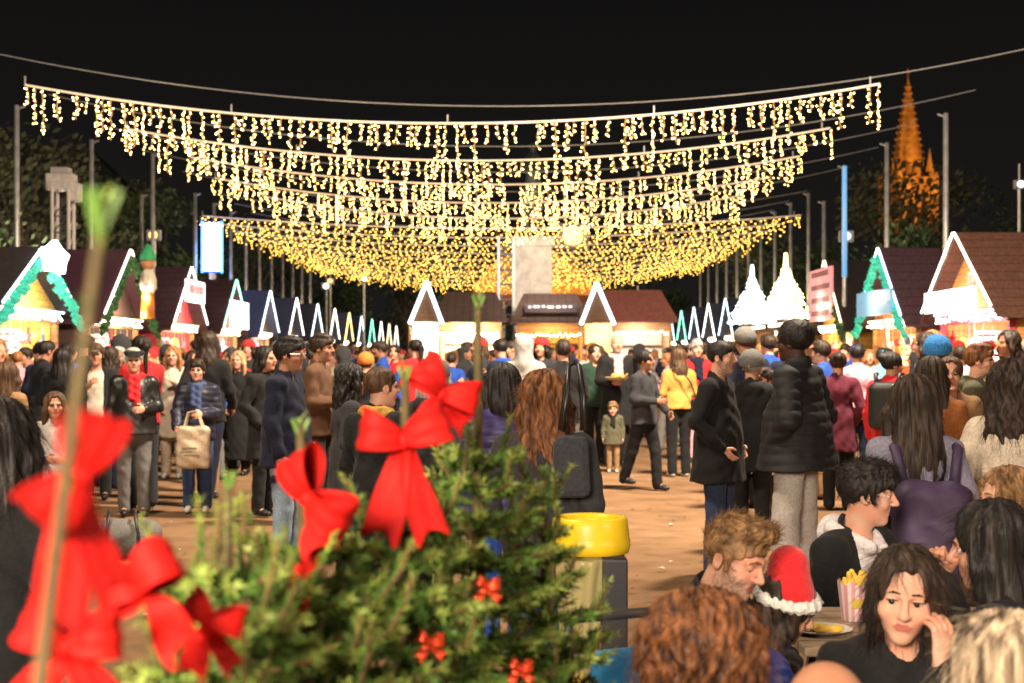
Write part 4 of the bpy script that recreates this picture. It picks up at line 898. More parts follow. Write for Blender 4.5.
# two chalets in the middle, fronts towards the camera, ridge across
def middle_chalet(x, y, w, label, roofm, sign, lit, inner, strip_side, watts=90, eave=3.0, ridge=4.25, front=WOOD, open_w=None):
    r = empty('market_chalet', (x, y, 0), 0, label, 'market stall', SG); hw = w / 2; dp = 2.6
    m = MB(); m.bbox(-hw, -hw + .1, 0, dp, 0, eave); m.build('wall', front, r); m = MB(); m.bbox(hw - .1, hw, 0, dp, 0, eave); m.build('wall', front, r); m = MB(); m.bbox(-hw + .1, hw - .1, dp - .1, dp, 0, eave); m.build('wall', inner, r)
    m = MB(); m.bbox(-hw + .1, hw - .1, -.02, .08, 0, 1.02); m.build('counter_front', front, r); m = MB(); m.bbox(-hw, hw, -.2, .2, 1.022, 1.08); m.build('counter_top', WOOD, r)
    m = MB(); m.bbox(-hw, hw, -.03, .07, eave - .35, eave - .005); m.build('fascia', front, r)
    m = MB(); o = .25; vs = [(-hw - o, -.35, eave - .05), (hw + o, -.35, eave - .05), (hw * .8, dp / 2, ridge), (-hw * .8, dp / 2, ridge), (-hw - o, dp + .3, eave - .05), (hw + o, dp + .3, eave - .05)]
    m.add(vs, [(0, 1, 2, 3), (4, 3, 2, 5), (0, 3, 4), (1, 5, 2), (1, 0, 4, 5)]); m.build('roof', roofm, r)
    m = MB(); m.bar((-hw + .2, 1, eave - .2), (hw - .2, 1, eave - .2), .1); m.build('ceiling_lamp', glow('stall_lamp', (1, .9, .74), 14), r)
    m = MB(); g = random.Random(int(x * 10))
    for i in range(int(w / .09)): m.octa((-hw + .09 * i, -.10, eave - .42 + g.uniform(-.06, .04)), .035)
    tag(m.build('fairy_lights', glow('eave_bulb', (1, .82, .5), 14, False), r), kind='stuff')
    m = MB()
    for k in range(3): m.bbox(-hw + .15, hw - .15, dp - .4, dp - .12, 1.0 + .5 * k, 1.04 + .5 * k)
    m.build('shelf', WOODD, r)
    for s in strip_side:
        x0, x1, xc = s * (hw - .15), s * (hw + .9), s * (hw + .37); lo_, hi_ = min(x0, x1), max(x0, x1)
        m = MB(); m.prism([(lo_, eave - .05), (hi_, eave - .05), (xc, ridge + .18)], -.36, -.30); m.build('gable', WOODD, r)
        m = MB(); m.bbox(max(lo_, hw + .01) if s > 0 else lo_, hi_ if s > 0 else min(hi_, -hw - .01), .9, 1.0, 0, eave); m.build('booth_wall', CREAM, r)
        m = MB(); m.bbox(max(lo_, hw + .01) if s > 0 else lo_, hi_ if s > 0 else min(hi_, -hw - .01), -.30, -.22, 0, 1.05); m.build('booth_counter', WOOD, r)
        m = MB(); m.bar((x1, -.32, 0), (x1, -.32, eave - .06), .07); m.build('post', WOOD, r); point_lamp('stall_light', (x + xc, y + .2, eave - .35), watts * .5, lit, .12)
        m = MB(); m.bar((s * (hw + .9), -.4, eave - .1), (s * (hw + .35), -.4, ridge + .25), .11); m.build('light_strip', LEDC, r); m = MB(); m.bar((s * (hw + .35), -.4, ridge + .25), (s * (hw - .15), -.4, eave - .1), .11); m.build('light_strip', LEDC, r)
    if sign:
        M = Matrix.Rotation(math.atan2(ridge - eave, dp / 2 + .35), 3, 'X'); c = Vector((0, .17, (eave + ridge) / 2 - .05)); m = MB(); m.box(c, (hw * .78, .30, .02), M); so = m.build('sign', mat('sign_dark', (.045, .03, .035), .6), r); m = MB(); x0 = -hw * .66
        while x0 < hw * .62:
            ww = g.uniform(.08, .22); m.box(c + M @ Vector((x0 + ww / 2, .06 + g.uniform(-.02, .02), .026)), (ww / 2, .07, .003), M); x0 += ww + .07
        m.build('lettering', WHITE_TXT, so)
    point_lamp('stall_light', (x, y + .8, eave - .5), watts, lit, .2); point_lamp('stall_front_light', (x, y - .6, eave - .4), watts * .5, lit, .2); return r
middle_chalet((470 - 512) * 46 / F, 46, 2.05, 'brown roofed chalet with white glowing counter just beside the stone pedestal', ROOFB, False, (1, .93, .8), CREAM, (-1,), 700, eave=2.75, ridge=3.75)
middle_chalet((551 - 512) * 45 / F, 45, 2.15, 'dark roofed chalet with a lettered board on its roof slope', ROOFB, True, (1, .7, .35), GOLDI, (1,), 160, eave=2.7, ridge=3.65)
middle_chalet((636 - 512) * 52 / F, 52, 2.6, 'low chalet with a pinkish red roof beyond the walking woman', mat('roof_pink', (.22, .075, .065), .7, var=.15), False, (.9, .9, 1), CREAM, (), 200, eave=2.9, ridge=4.1)
# ------------------------------------------------------------------ stone monument and truss in the middle
STONE = mat('pale_stone', (.48, .44, .40), .85, var=.18, scale=2.2, bump=.2)
r = empty('monument', ((533 - 512) * 50.25 / F, 50.25, 0), 0, 'grey stone pedestal with a dark rider on horseback, behind the light curtains', 'monument'); r.scale = (.68, .60, .78)
m = MB(); m.bbox(-1.5, 1.5, -1.5, 1.5, 0, 1.2); m.bbox(-1.15, 1.15, -1.15, 1.15, 1.202, 1.7); m.build('plinth', STONE, r, bevel=.03)
m = MB(); m.bbox(-.95, .95, -.95, .95, 1.702, 7.0); m.build('pedestal', STONE, r, bevel=.03); m = MB(); m.bbox(-1.12, 1.12, -1.12, 1.12, 7.002, 7.45); m.build('cornice', STONE, r, bevel=.05)
S = Solid(); z = 7.45
S.ell((0, 0, z + 2.0), (.55, 1.15, .60), k=.2); S.cap((0, -.9, z + 2.2), (0, -1.5, z + 3.1), .42, .28, k=.25); S.cap((0, -1.5, z + 3.15), (0, -1.95, z + 2.8), .24, .14, k=.1)
for a, b, c in (((-.3, -.8, z + 1.7), (-.3, -1.0, z + .9), (-.3, -.9, z)), ((.3, -.8, z + 1.7), (.3, -1.35, z + 1.2), (.3, -1.2, z + .6)), ((-.3, .8, z + 1.7), (-.3, 1.05, z + .9), (-.3, .9, z)), ((.3, .8, z + 1.7), (.3, 1.15, z + .9), (.3, 1.0, z))): S.cap(a, b, .25, .14, k=.1); S.cap(b, c, .13, .09, k=.04)
S.cap((0, 1.1, z + 2.2), (0, 1.5, z + 1.0), .15, .06, k=.1); S.cap((0, 0, z + 2.5), (0, .05, z + 3.5), .34, .38, k=.1); S.ell((0, 0, z + 4.05), (.2, .22, .27), k=.1)
for s in (-1, 1): S.cap((.2 * s, 0, z + 2.6), (.55 * s, -.3, z + 1.6), .18, .12, k=.1); S.cap((.35 * s, 0, z + 3.5), (.5 * s, -.4, z + 3.0), .13, .1, k=.1)
S.build('rider_statue', mat('bronze', (.06, .07, .055), .5, metal=.5, var=.3, scale=3), r, .09)
def truss(name, x, y, h, w, label, matl, head=False):
    r = empty(name, (x, y, 0), 0, label, 'mast'); q = w / 2
    for sx in (-1, 1):
        m = MB()
        for sy in (-1, 1): m.tube([(sx * q, sy * q, 0), (sx * q, sy * q, h)], .05, 6)
        n = int(h / w)
        for i in range(n): m.tube([(sx * q, -q, i * w), (sx * q, q, (i + 1) * w)], .02, 5)
        m.build('upright', matl, r)
    m = MB()
    for i in range(n):
        for sy in (-1, 1): m.tube([(-q, sy * q, i * w), (q, sy * q, (i + 1) * w)], .02, 5); m.tube([(-q, sy * q, i * w), (q, sy * q, i * w)], .02, 5)
    m.build('bracing', mat('truss_dark', (.12, .12, .12), .5), r)
    if head:
        m = MB(); m.bbox(-.42, .34, -.25, .25, h - .05, h + .42); m.bbox(.18, .50, -.22, .22, h - .35, h + .16); m.build('lamp_head', mat('mast_head', (.62, .56, .52), .6, var=.15), r, bevel=.03)
        m = MB(); m.bbox(-.30, .20, -.2, .2, h + .422, h + .60); m.build('lamp_cap', mat('mast_cap', (.45, .4, .38), .6), r, bevel=.02)
    return r
truss('stage_mast', (506 - 512) * 47.6 / F, 47.6, 5.6, .50, 'grey truss mast standing against the stone pedestal', mat('truss_pale', (.62, .60, .60), .45, metal=.3))
truss('light_mast', (63 - 512) * 40 / F, 40, 6.3, .46, 'pale lattice mast with a boxy lamp head above the yellow gabled chalet', mat('mast_pale', (.68, .60, .55), .5), True)
# orange marquee glowing behind the pedestal
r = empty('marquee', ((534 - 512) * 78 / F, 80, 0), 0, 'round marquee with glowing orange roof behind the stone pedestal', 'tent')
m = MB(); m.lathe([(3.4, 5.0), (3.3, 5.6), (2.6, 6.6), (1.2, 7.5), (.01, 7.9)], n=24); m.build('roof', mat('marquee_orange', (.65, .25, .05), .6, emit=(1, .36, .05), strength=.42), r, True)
m = MB()
for k in range(12): a = 2 * PI * k / 12; m.tube([(3.3 * math.cos(a), 3.3 * math.sin(a), 0), (3.3 * math.cos(a), 3.3 * math.sin(a), 5.0)], .06, 6)
m.build('posts', STEEL, r); m = MB(); m.lathe([(3.42, 4.6), (3.42, 5.0)], n=24); m.build('valance', mat('marquee_brown', (.25, .08, .03), .7), r)
def flood(px, py, d, label, col=(1, .92, .75), st=30, size=.28):
    p = P(px, py, d); r = empty('floodlight', p, 0, label, 'lamp', 'floodlights hung over the market'); m = MB(); m.box((0, .12, 0), (size, .10, size * .8)); m.build('housing', mat('lamp_grey', (.3, .3, .3), .5), r, bevel=.02)
    m = MB(); m.lathe([(.001, 0), (size * .6, 0), (size * .62, .02)], n=18); m.v = [(x, .018 - z, y) for x, y, z in m.v]; m.build('lens', glow('flood_%d' % int(st), col, st), r)
    m = MB(); m.tube([(0, .14, size * .7), (0, .14, size * .7 + .5)], .03, 6); m.tube([(0, .14, -size * .7), (0, .14, -p.z)], .05, 6); m.build('stand', STEEL, r)
flood(573, 236, 79, 'brightest floodlight, large and warm above the orange marquee', (1, .60, .18), 2.6, .9)
flood(638, 300, 64, 'small white lamp above the pinkish red roof', (1, 1, 1), 20, .22)
flood(1021, 184, 42, 'white floodlight high against the dark trees near the spire', (1, .95, .9), 3, .16)
flood(847, 236, 44, 'dim round floodlight on a stand before the trees beside the blue lit pole', (.8, .85, .9), 1.0, .22)
flood(153, 235, 42, 'small blueish floodlight beside the grey pole over the gingerbread chalet', (.5, .7, 1), 2.0, .20)
flood(326, 286, 70, 'pale lamp over the far white gables', (.9, .95, .85), 3, .22); flood(330, 281, 71, 'second pale lamp just above another over the far gables', (.9, .95, .85), 2, .18); flood(364, 279, 75, 'tiny lamp below the end of the yellow curtains', (.9, 1, .95), 4, .16)
# blue-white screen
r = empty('led_screen', ((212 - 512) * 50 / F, 50, 0), R(20), 'tall narrow white screen glowing blue at its edges above the red sign chalet', 'screen')
m = MB(); m.bbox(-.36, .36, 0, .12, 4.55, 6.35); m.build('cabinet', mat('screen_case', (.03, .04, .08), .5, emit=(.05, .2, 1), strength=1.2), r, bevel=.02); m = MB(); m.bbox(-.29, .29, -.012, -.002, 4.62, 6.28); m.build('display', glow('screen_white', (.80, .88, 1.0), 6), r)
m = MB(); m.bar((-.34, -.02, 4.55), (-.34, -.02, 6.35), .06); m.bar((.34, -.02, 4.55), (.34, -.02, 6.35), .06); m.build('blue_tube', glow('blue_tube', (.03, .25, 1), 9), r)
m = MB(); m.tube([(0, .06, 0), (0, .06, 4.55)], .08, 8); m.build('post', STEEL, r)
area_lamp('pedestal_light', (1.2, 44.2, 4.6), (.74, 50, 5.0), .5, 260, (1, .9, .8)); point_lamp('screen_blue', ((212 - 512) * 50 / F + .5, 48.6, 5.3), 160, (.08, .28, 1), .4); point_lamp('screen_blue_back', (-11.6, 53.5, 5.0), 240, (.06, .25, 1), .5)
# ------------------------------------------------------------------ church spire, lit orange
def spire():
    sx, sy = (908 - 512) * 180 / F, 180.0; r = empty('church_tower', (sx, sy, 0), R(12), 'gothic church spire with pinnacles lit orange above the dark trees', 'church tower'); st = mat('church_stone', (.42, .33, .22), .85, var=.3, scale=.8, bump=.3)
    def oct_(rad, z): return [(rad * math.cos(PI / 8 + k * PI / 4), rad * math.sin(PI / 8 + k * PI / 4), z) for k in range(8)]
    m = MB(); m.bbox(-3.1, 3.1, -3.1, 3.1, 0, 24.0)
    for k in range(4):
        a = (math.cos(k * PI / 2) > .5) - (math.cos(k * PI / 2) < -.5), (math.sin(k * PI / 2) > .5) - (math.sin(k * PI / 2) < -.5)
    m.build('tower', st, r)
    m = MB()
    for sx_ in (-1, 1):
        for sy_ in (-1, 1):
            m.box((2.9 * sx_, 2.9 * sy_, 12.8), (.62, .62, 12.8)); 
    m.build('buttress', st, r)
    r.scale = (.78, .78, .97); dk = mat('church_opening', (.03, .018, .012), .9)
    for k in range(4):
        M = Matrix.Rotation(k * PI / 2, 3, 'Z')
        for x in (-1.15, 1.15):
            m = MB(); pts = [(x - .55, 17.0), (x + .55, 17.0), (x + .55, 21.0), (x + .3, 22.0), (x, 22.5), (x - .3, 22.0), (x - .55, 21.0)]
            m.prism(pts, -3.16, -3.105); m.v = [tuple(M @ Vector(v)) for v in m.v]; m.build('window', dk, r)
    m = MB(); ring = [oct_(2.5, 24.0), oct_(2.3, 27.6), oct_(1.15, 33.0), oct_(.55, 36.0), oct_(.10, 38.2)]; vs = [p for g in ring for p in g]; fs = []
    for i in range(4):
        for k in range(8): fs.append((i * 8 + k, i * 8 + (k + 1) % 8, (i + 1) * 8 + (k + 1) % 8, (i + 1) * 8 + k))
    m.add(vs, fs); m.tube([(0, 0, 38.1), (0, 0, 39.3)], .10, 5); m.box((0, 0, 38.9), (.42, .08, .08)); m.build('spire', st, r)
    m = MB()
    for k in range(8):
        a = k * PI / 4 + PI / 8
        for i in range(12): t = i / 12; rr = 2.3 * (1 - t) + .2; zz = 27.6 + t * 10.2; m.octa((rr * math.cos(a), rr * math.sin(a), zz), .22)
    m.build('crockets', st, r)
    for k in range(8):
        a = k * PI / 4
        m = MB(); rr = 2.28; c = Vector((rr * math.cos(a), rr * math.sin(a), 25.7)); M = Matrix.Rotation(a + PI / 2, 3, 'Z'); m.prism([(-.42, -1.2), (.42, -1.2), (.42, .7), (0, 1.5), (-.42, .7)], -.1, .1); m.v = [tuple(M @ Vector(v) + c) for v in m.v]; m.build('opening', dk, r)
    for sx_, sy_, hh in [(x, y, 4.4) for x in (-1, 1) for y in (-1, 1)] + [(0, -1.05, 3.4), (0, 1.05, 3.4), (-1.05, 0, 3.4), (1.05, 0, 3.4)]:
        m = MB(); c = (2.5 * sx_, 2.5 * sy_, 0); m.box((c[0], c[1], 25.0 if hh > 4 else 24.5), (.48, .48, 1.1 if hh > 4 else .8)); z0 = 26.0 if hh > 4 else 25.3
        m.lathe([(.62, z0), (.30, z0 + hh * .3), (.05, z0 + hh * .62)], (c[0], c[1], 0), 6)
        for i in range(5): m.octa((c[0], c[1], z0 + .3 + i * hh * .10), .40 - .06 * i)
        m.build('pinnacle', st, r)
    m = MB()
    for k in range(4):
        M = Matrix.Rotation(k * PI / 2, 3, 'Z')
        for i in range(9): q = MB(); q.box((-2.6 + .65 * i, -3.2, 24.35), (.16, .10, .42)); m.v += [tuple(M @ Vector(v)) for v in q.v]; n0 = len(m.v) - len(q.v); m.f += [tuple(n0 + j for j in f) for f in q.f]; m.m += q.m
        q = MB(); q.box((0, -3.2, 24.85), (3.2, .14, .10)); n0 = len(m.v); m.v += [tuple(M @ Vector(v)) for v in q.v]; m.f += [tuple(n0 + j for j in f) for f in q.f]; m.m += q.m
    m.build('parapet', st, r)
    X = r.location.x
    for dx, dz, w in ((-14, 14, 9000), (13, 14, 9000), (0, 20, 6500)): spot_lamp('church_floodlight', (X + dx, 160, dz), (X, 180, 28), 46, w * 1.9, (1, .32, .03), .3)
spire()
# ------------------------------------------------------------------ trees round the square
BARK = mat('bark', (.09, .065, .045), .9, var=.3, scale=6, bump=.5); LEAF = mat('leaf', (.055, .085, .035), .7, var=.5, scale=.35); LEAF2 = mat('leaf_olive', (.085, .085, .04), .7, var=.5, scale=.35)
def tree_proto(seed, hgt, rad, leafm, n=2600):
    g = random.Random(seed); r = empty('broad_tree', (0, 0, 0)); m = MB(); m.tube([(0, 0, 0), (g.uniform(-.2, .2), 0, hgt * .25), (g.uniform(-.4, .4), 0, hgt * .5), (0, 0, hgt * .85)], [.38, .30, .2, .05], 8)
    lobes = []
    for k in range(13):
        a = g.random() * 6.28; t = g.uniform(.32, .95); rr = rad * g.uniform(.25, .85) * (1.15 - .6 * t); c = Vector((rr * math.cos(a), rr * math.sin(a), hgt * t)); lobes.append((c, rad * g.uniform(.28, .52)))
        m.tube([(0, 0, hgt * t * .55), Vector((c.x * .5, c.y * .5, hgt * t * .8)), c], [.13, .08, .03], 5)
    m.build('trunk', BARK, r); m = MB(); per = n // 13
    for c, lr in lobes:
        for i in range(per):
            v = Vector((g.gauss(0, 1), g.gauss(0, 1), g.gauss(0, 1))).normalized() * lr * g.random() ** .45; p = c + Vector((v.x, v.y, v.z * .8)); s = g.uniform(.10, .26)
            u = Vector((g.gauss(0, 1), g.gauss(0, 1), g.gauss(0, 1))).normalized(); w = u.orthogonal().normalized(); x = u.cross(w)
            m.add([p - w * s, p - x * s * .55, p + w * s, p + x * s * .55], [(0, 1, 2, 3)])
    m.build('crown', leafm, r); return r
T1 = tree_proto(4, 11, 5.2, LEAF); T2 = tree_proto(9, 12, 6.0, LEAF2, 3000); T3 = tree_proto(15, 9.5, 4.2, LEAF)
spots = [(-20, 58, 1, .92), (-27, 66, 0, 1.1), (-17.5, 70, 2, 1.0), (-24, 82, 1, 1.0), (-17, 92, 0, .95), (-33, 84, 1, 1.15), (-14.5, 108, 2, 1.1), (-9, 120, 1, .85), (-3, 124, 0, .9), (4, 122, 1, .8), (11, 118, 2, 1.05),
         (17, 98, 1, .85), (16, 80, 0, .78), (19.0, 68, 2, .80), (20.8, 76, 1, .99), (28, 78, 0, .95), (24, 54, 2, 1.12), (31, 66, 1, 1.0), (36, 84, 0, 1.15), (-20, 50, 2, .78)]
TL = ['with olive crown behind the yellow gabled chalet', 'tallest, far out beyond the white lattice mast', 'beyond the red sign chalet and the blue screen', 'rising over another tree beyond the lattice mast', 'green at the end of the light curtains by the screen', 'far off behind the tallest tree', 'over the far white gables', 'end on behind the far chalet row', 'just beside the stone pedestal, far behind', 'behind the orange marquee', 'behind the pinkish red roof', 'behind the far chalets beyond the light trees',
      'behind the cool white light tree', 'behind the warm yellow light tree', 'under the orange spire', 'far beyond the spire side stalls', 'over the red fronted chalet', 'outermost on the spire side', 'farthest on the spire side', 'close behind the gingerbread chalet']
used = {}
for i, (x, y, k, s) in enumerate(spots):
    t = (T1, T2, T3)[k]; o = t if k not in used else copy_tree(t); used[k] = 1; o.location = (x, y, 0); o.rotation_euler = (0, 0, i * 1.7); o.scale = (s, s, s); tag(o, 'dark leafy tree ' + TL[i], 'tree', 'trees round the square')
for x, y, w in ((-16, 50, 500), (-15, 75, 700), (15, 62, 500), (14, 90, 600), (0, 112, 700), (20, 46, 300)): point_lamp('tree_fill', (x, y, 4.6), w * 2.2, (1, .86, .62), .5)  # unseen point lamps added to lighten the tree crowns
# dark building far off with a row of little lit windows
r = empty('town_house', (-47, 112, 0), R(6), 'long dark building with a row of small lit windows behind the trees', 'building'); m = MB(); m.bbox(-16, 16, 0, 9, 0, 15); m.build('wall', mat('dark_render', (.10, .09, .08), .9, var=.2), r); m = MB(); m.prism([(-16.5, 15), (16.5, 15), (13, 18.5), (-13, 18.5)], -.5, 9.5); m.build('roof', mat('slate', (.05, .05, .055), .8), r)
for i in range(15):
    x = -14.5 + 2.05 * i; m = MB(); m.bbox(x - .42, x + .42, -.06, .02, 11.5, 12.9); wo = m.build('window', mat('frame_dark', (.12, .1, .08), .8), r)
    m = MB(); m.bbox(x - .3, x + .3, -.075, -.065, 11.62, 12.75); m.build('pane', glow('window_yellow', (1, .75, .3), .9) if i % 3 else mat('pane_dark', (.03, .03, .04), .2), wo)
# ------------------------------------------------------------------ cloth colours
BK = cloth('black', (.012, .012, .013)); CH_ = cloth('charcoal', (.032, .032, .036)); NV = cloth('navy', (.009, .011, .028)); JN = cloth('jeans', (.035, .06, .13)); JL = cloth('pale_jeans', (.27, .37, .48))
GY = cloth('grey', (.14, .135, .13)); LG = cloth('light_grey', (.42, .39, .37)); CR = cloth('cream', (.55, .47, .38)); TN = cloth('tan', (.30, .17, .08)); BR = cloth('brown', (.10, .05, .028)); OL = cloth('olive', (.09, .085, .05))
MU = cloth('mustard', (.52, .30, .07)); RD = cloth('red', (.52, .02, .025)); WH = cloth('white', (.62, .58, .60)); PK = cloth('pink', (.62, .33, .40)); BU = cloth('burgundy', (.10, .015, .03)); BL = cloth('blue', (.02, .07, .35)); SB = cloth('sky_blue', (.15, .42, .62))
PU = cloth('purple', (.045, .03, .085)); RU = cloth('rust', (.26, .09, .025)); DG = cloth('dark_green', (.02, .045, .03)); LB = cloth('lilac_grey', (.20, .19, .26)); LEA = mat('black_leather', (.014, .013, .013), .38, var=.3, scale=9, bump=.15, spec=.5)
PAD = mat('puffer_nylon', (.011, .011, .013), .72, var=.2, scale=10, bump=.1, spec=.4); PADB = mat('puffer_dark_blue', (.012, .014, .03), .5, var=.2, scale=10, bump=.1); PADP = mat('puffer_violet', (.035, .026, .11), .5, var=.2, scale=10, bump=.1)
COFFEE_ = 0
pp = place_person
NG = 'people seated at the tables'; SGp = 'people standing and strolling on the square'
# ---------------- seated at the tables
pp('man with short sandy hair in black jacket looking down beside the santa hat', 735, 515, 3.95, 48, dict(sit=.48, lean=.36, coat=('leather', BK, .92), hair=('quiff', 'sandy'), hs=.98, skin='pale', arms=('table', 'table'), head=(-.02, .24, .06), lidded=True, beard=True, pants=JN, curl=.8, curlL=1.1, seed=4), NG)
pp('person with big curly reddish brown hair seen from behind, nearest the camera', 702, 590, 2.74, 172, dict(sit=.5, lean=.12, coat=('coat', BK, .9), hair=('curly', 'curlybrown'), hairvol=.98, hairlen=.42, skin='fair', arms=('table', 'table'), seed=9), NG, .03)
pp('child in red santa hat and blue dark jacket bending over the table', 785, 558, 4.12, 88, dict(sit=.56, lean=.22, hs=1.0, coat=('puffer', mat('kid_jacket', (.012, .04, .22), .5, var=.3, scale=6), .92), hair=('bob', 'darkbrown'), skin='fair', arms=('table', 'table'), hat=('santa', mat('felt_red', (.60, .012, .018), .9, var=.15, scale=40, bump=.3, sheen=.3)), head=(0, .30, -.25), pants=NV, scarf=BK, seed=6), NG, .075)
pp('dark haired man in black jacket over white hoodie, sitting in profile', 868, 461, 5.25, 38, dict(sit=.48, lean=.10, coat=('leather', BK, .92), open=.075, shirt=WH, hood=True, hair=('short', 'black'), skin='pale', arms=('lap', 'lap'), head=(.68, .08, 0), pants=BK, seed=12), NG)
def cheek(J):
    c = J['hc']; J['elL'] = c + A3(.125, -.17, -.42); J['wrL'] = c + A3(.082, -.122, -.180); J['hdL'] = A3(.05, .16, 1.0); J['hnL'] = A3(-.62, .78, 0)
pp('woman in black coat resting her cheek on her hand, dark hair tied back', 905, 545, 3.4, -8, dict(sit=.5, lean=.16, coat=('coat', BK, .9), hair=('long', 'darkbrown'), hairlen=.25, hairvol=.74, skin='pale', arms=('table', 'table'), head=(-.14, .12, .10), post=cheek, curlL=.42, gaze=-.25, lashes=True, lidded=False, earring=True, seed=15), NG)
def fist(J): J['elR'] = J['shR'] + A3(-.12, -.22, -.16); J['wrR'] = J['shR'] + A3(-.16, -.34, .06); J['hdR'] = A3(-.1, -.1, 1)
pp('black haired person in black coat with silver zip, turned away with one hand raised', 988, 502, 3.9, -128, dict(sit=.5, lean=.10, coat=('coat', BK, .9), hair=('long', 'black'), hairlen=.46, skin='fair', arms=('table', 'table'), post=fist, curlR=1.5, head=(.25, .15, 0), seed=17), NG)
pp('person with blond streaked dark hair seen from behind at the frame corner', 1000, 612, 2.55, -150, dict(sit=.5, lean=.14, coat=('coat', CH_, .9), hair=('long', 'streaked'), hairlen=.36, skin='fair', arms=('table', 'table'), seed=19), NG)
pp('woman with wavy light brown hair sitting sideways with hand near her mouth', 1004, 468, 5.5, -78, dict(sit=.5, lean=.14, coat=('coat', BR, .9), hair=('wavy', 'sandy'), hairlen=.34, skin='pale', arms=('face', 'table'), seed=21), NG)
pp('bald person in brown coat whose crown alone shows at the bottom edge', 826, 664, 2.3, 178, dict(sit=.5, lean=.22, coat=('coat', BR, .9), hair=('fringe', 'grey'), skin='tan', arms=('table', 'table'), seed=23), NG, 0)
# ---------------- standing near
pp('man in navy coat and pale jeans with glasses, standing in profile', 290, 337, 10.3, 78, dict(coat=('coat', NV, .80), pants=JL, hair=('short', 'black'), skin='tan', arms=('down', 'pocket'), glasses=True, shoes=WHITE_SHOE, belly=.03, wide=1.08, seed=31), SGp)
pp('man with cropped dark hair in long black coat, looking to the spire side', 722, 340, 10.2, 62, dict(coat=('coat', BK, .70), pants=JN, hair=('crop', 'black'), skin='pale', arms=('pocket', 'pocket'), beard=True, belly=.03, wide=1.06, seed=33, eyes=True, lidded=True), SGp)
pp('tall man in black padded jacket and light grey trousers, turned from the camera', 793, 322, 9.3, -124, dict(coat=('puffer', PAD, .82), pants=LG, wideleg=1.7, hair=('afro', 'black'), skin='dark', arms=('pocket', 'pocket'), legs='wide', wide=1.22, belly=.05, seed=35), SGp)
pp('woman with long wavy auburn hair from behind, black bag on her shoulder', 545, 372, 5.7, 172, dict(coat=('coat', CH_, .72), hair=('wavy', 'auburn'), hairlen=.50, hairvol=1.10, skin='pale', arms=('down', 'pocket'), pants=JN, seed=37, wide=1.05), SGp)
pp('person in violet padded jacket with dark hair just past the auburn haired woman', 502, 364, 7.4, 200, dict(coat=('puffer', PADP, .80), hair=('bob', 'black'), skin='fair', arms=('pocket', 'down'), pants=BL, seed=38), SGp)
pp('person in white hooded coat seen from behind before the pedestal', 524, 334, 16.0, 178, dict(coat=('hooded', cloth('off_white', (.36, .34, .33)), .74), hair=('none', 'brown'), skin='fair', arms=('pocket', 'hold'), pants=GY, seed=39), SGp, .03)
pp('man in black jacket and grey trousers, back turned, beside the white hood', 563, 340, 16.2, 186, dict(coat=('jacket', BK, .86), hair=('short', 'darkbrown'), skin='fair', arms=('hold', 'down'), pants=GY, seed=40, wide=1.08), SGp)
pp('bald man with grey scarf and black coat carrying a tray of food', 617, 335, 20.2, 6, dict(coat=('coat', BK, .55), hair=('none', 'brown'), skin='pale', arms=('hold', 'down'), scarf=LG, wide=1.08, seed=41), SGp, 0)
pp('woman in dark green jacket close beside the bald man', 595, 344, 20.9, 20, dict(coat=('jacket', DG, .84), hair=('bun', 'darkbrown'), skin='pale', arms=('down', 'hold'), seed=42), SGp)
pp('woman in black checked jacket striding with head turned, hands together', 646, 350, 16.6, 52, dict(coat=('jacket', CH_, .84), hair=('pony', 'black'), skin='olive', arms=('hold', 'front'), legs='walk', head=(.15, 0, 0), seed=43), SGp)
pp('small child in olive coat and tan trousers standing before the bald man', 613, 402, 19.3, -6, dict(coat=('coat', OL, .72), hair=('short', 'sandy'), hs=1.50, skin='pale', pants=TN, arms=('down', 'down'), scarf=BK, shoes=WHITE_SHOE, seed=44, wide=1.15), SGp, .07)
pp('woman in mustard sweater and black trousers with crossbody strap, back turned', 678, 348, 18.6, 195, dict(coat=('sweater', MU, .93), hair=('long', 'brown'), hairlen=.34, skin='fair', arms=('hold', 'hold'), wide=1.05, seed=45, shoes=WHITE_SHOE), SGp)
pp('grey haired man in bright red coat beside the mustard sweater', 697, 340, 21.2, 8, dict(coat=('coat', RD, .62), hair=('short', 'grey'), skin='pale', pants=PK, arms=('down', 'pocket'), scarf=NV, seed=46), SGp)
pp('person in dark hooded parka half hidden between the two tall men', 752, 352, 11.6, 160, dict(coat=('parka', BK, .70), hair=('short', 'grey'), hat=('beanie', GY), skin='fair', arms=('phone', 'phone'), seed=47), SGp)
pp('person in beige coat and peaked cap behind the black padded jacket', 765, 368, 13.0, -60, dict(coat=('coat', CR, .6), hair=('short', 'darkbrown'), hat=('cap', GY), skin='fair', arms=('hold', 'hold'), seed=48), SGp)
pp('person in black coat with burgundy sleeve side, back turned, beside pink jacket', 838, 352, 14.5, 170, dict(coat=('coat', BU, .66), hair=('bun', 'darkbrown'), skin='fair', arms=('pocket', 'pocket'), seed=49), SGp)
pp('person in pale pink jacket and blue cap before the gold lit stall', 857, 344, 17.0, 175, dict(coat=('jacket', PK, .84), hair=('short', 'black'), hat=('cap', BL), skin='fair', pants=NV, arms=('pocket', 'hold'), shoes=WHITE_SHOE, seed=50), SGp)
pp('person in sky blue jacket and blue cap near the pink jacket', 882, 348, 19.5, 160, dict(coat=('jacket', SB, .84), hair=('short', 'black'), hat=('cap', SB), skin='fair', pants=NV, arms=('down', 'hold'), seed=51), SGp)
pp('woman in red coat with black backpack and dark bun', 893, 352, 13.2, 150, dict(coat=('coat', RD, .66), hair=('bun', 'black'), skin='tan', arms=('hold', 'down'), head=(-.9, 0, 0), seed=52), SGp)
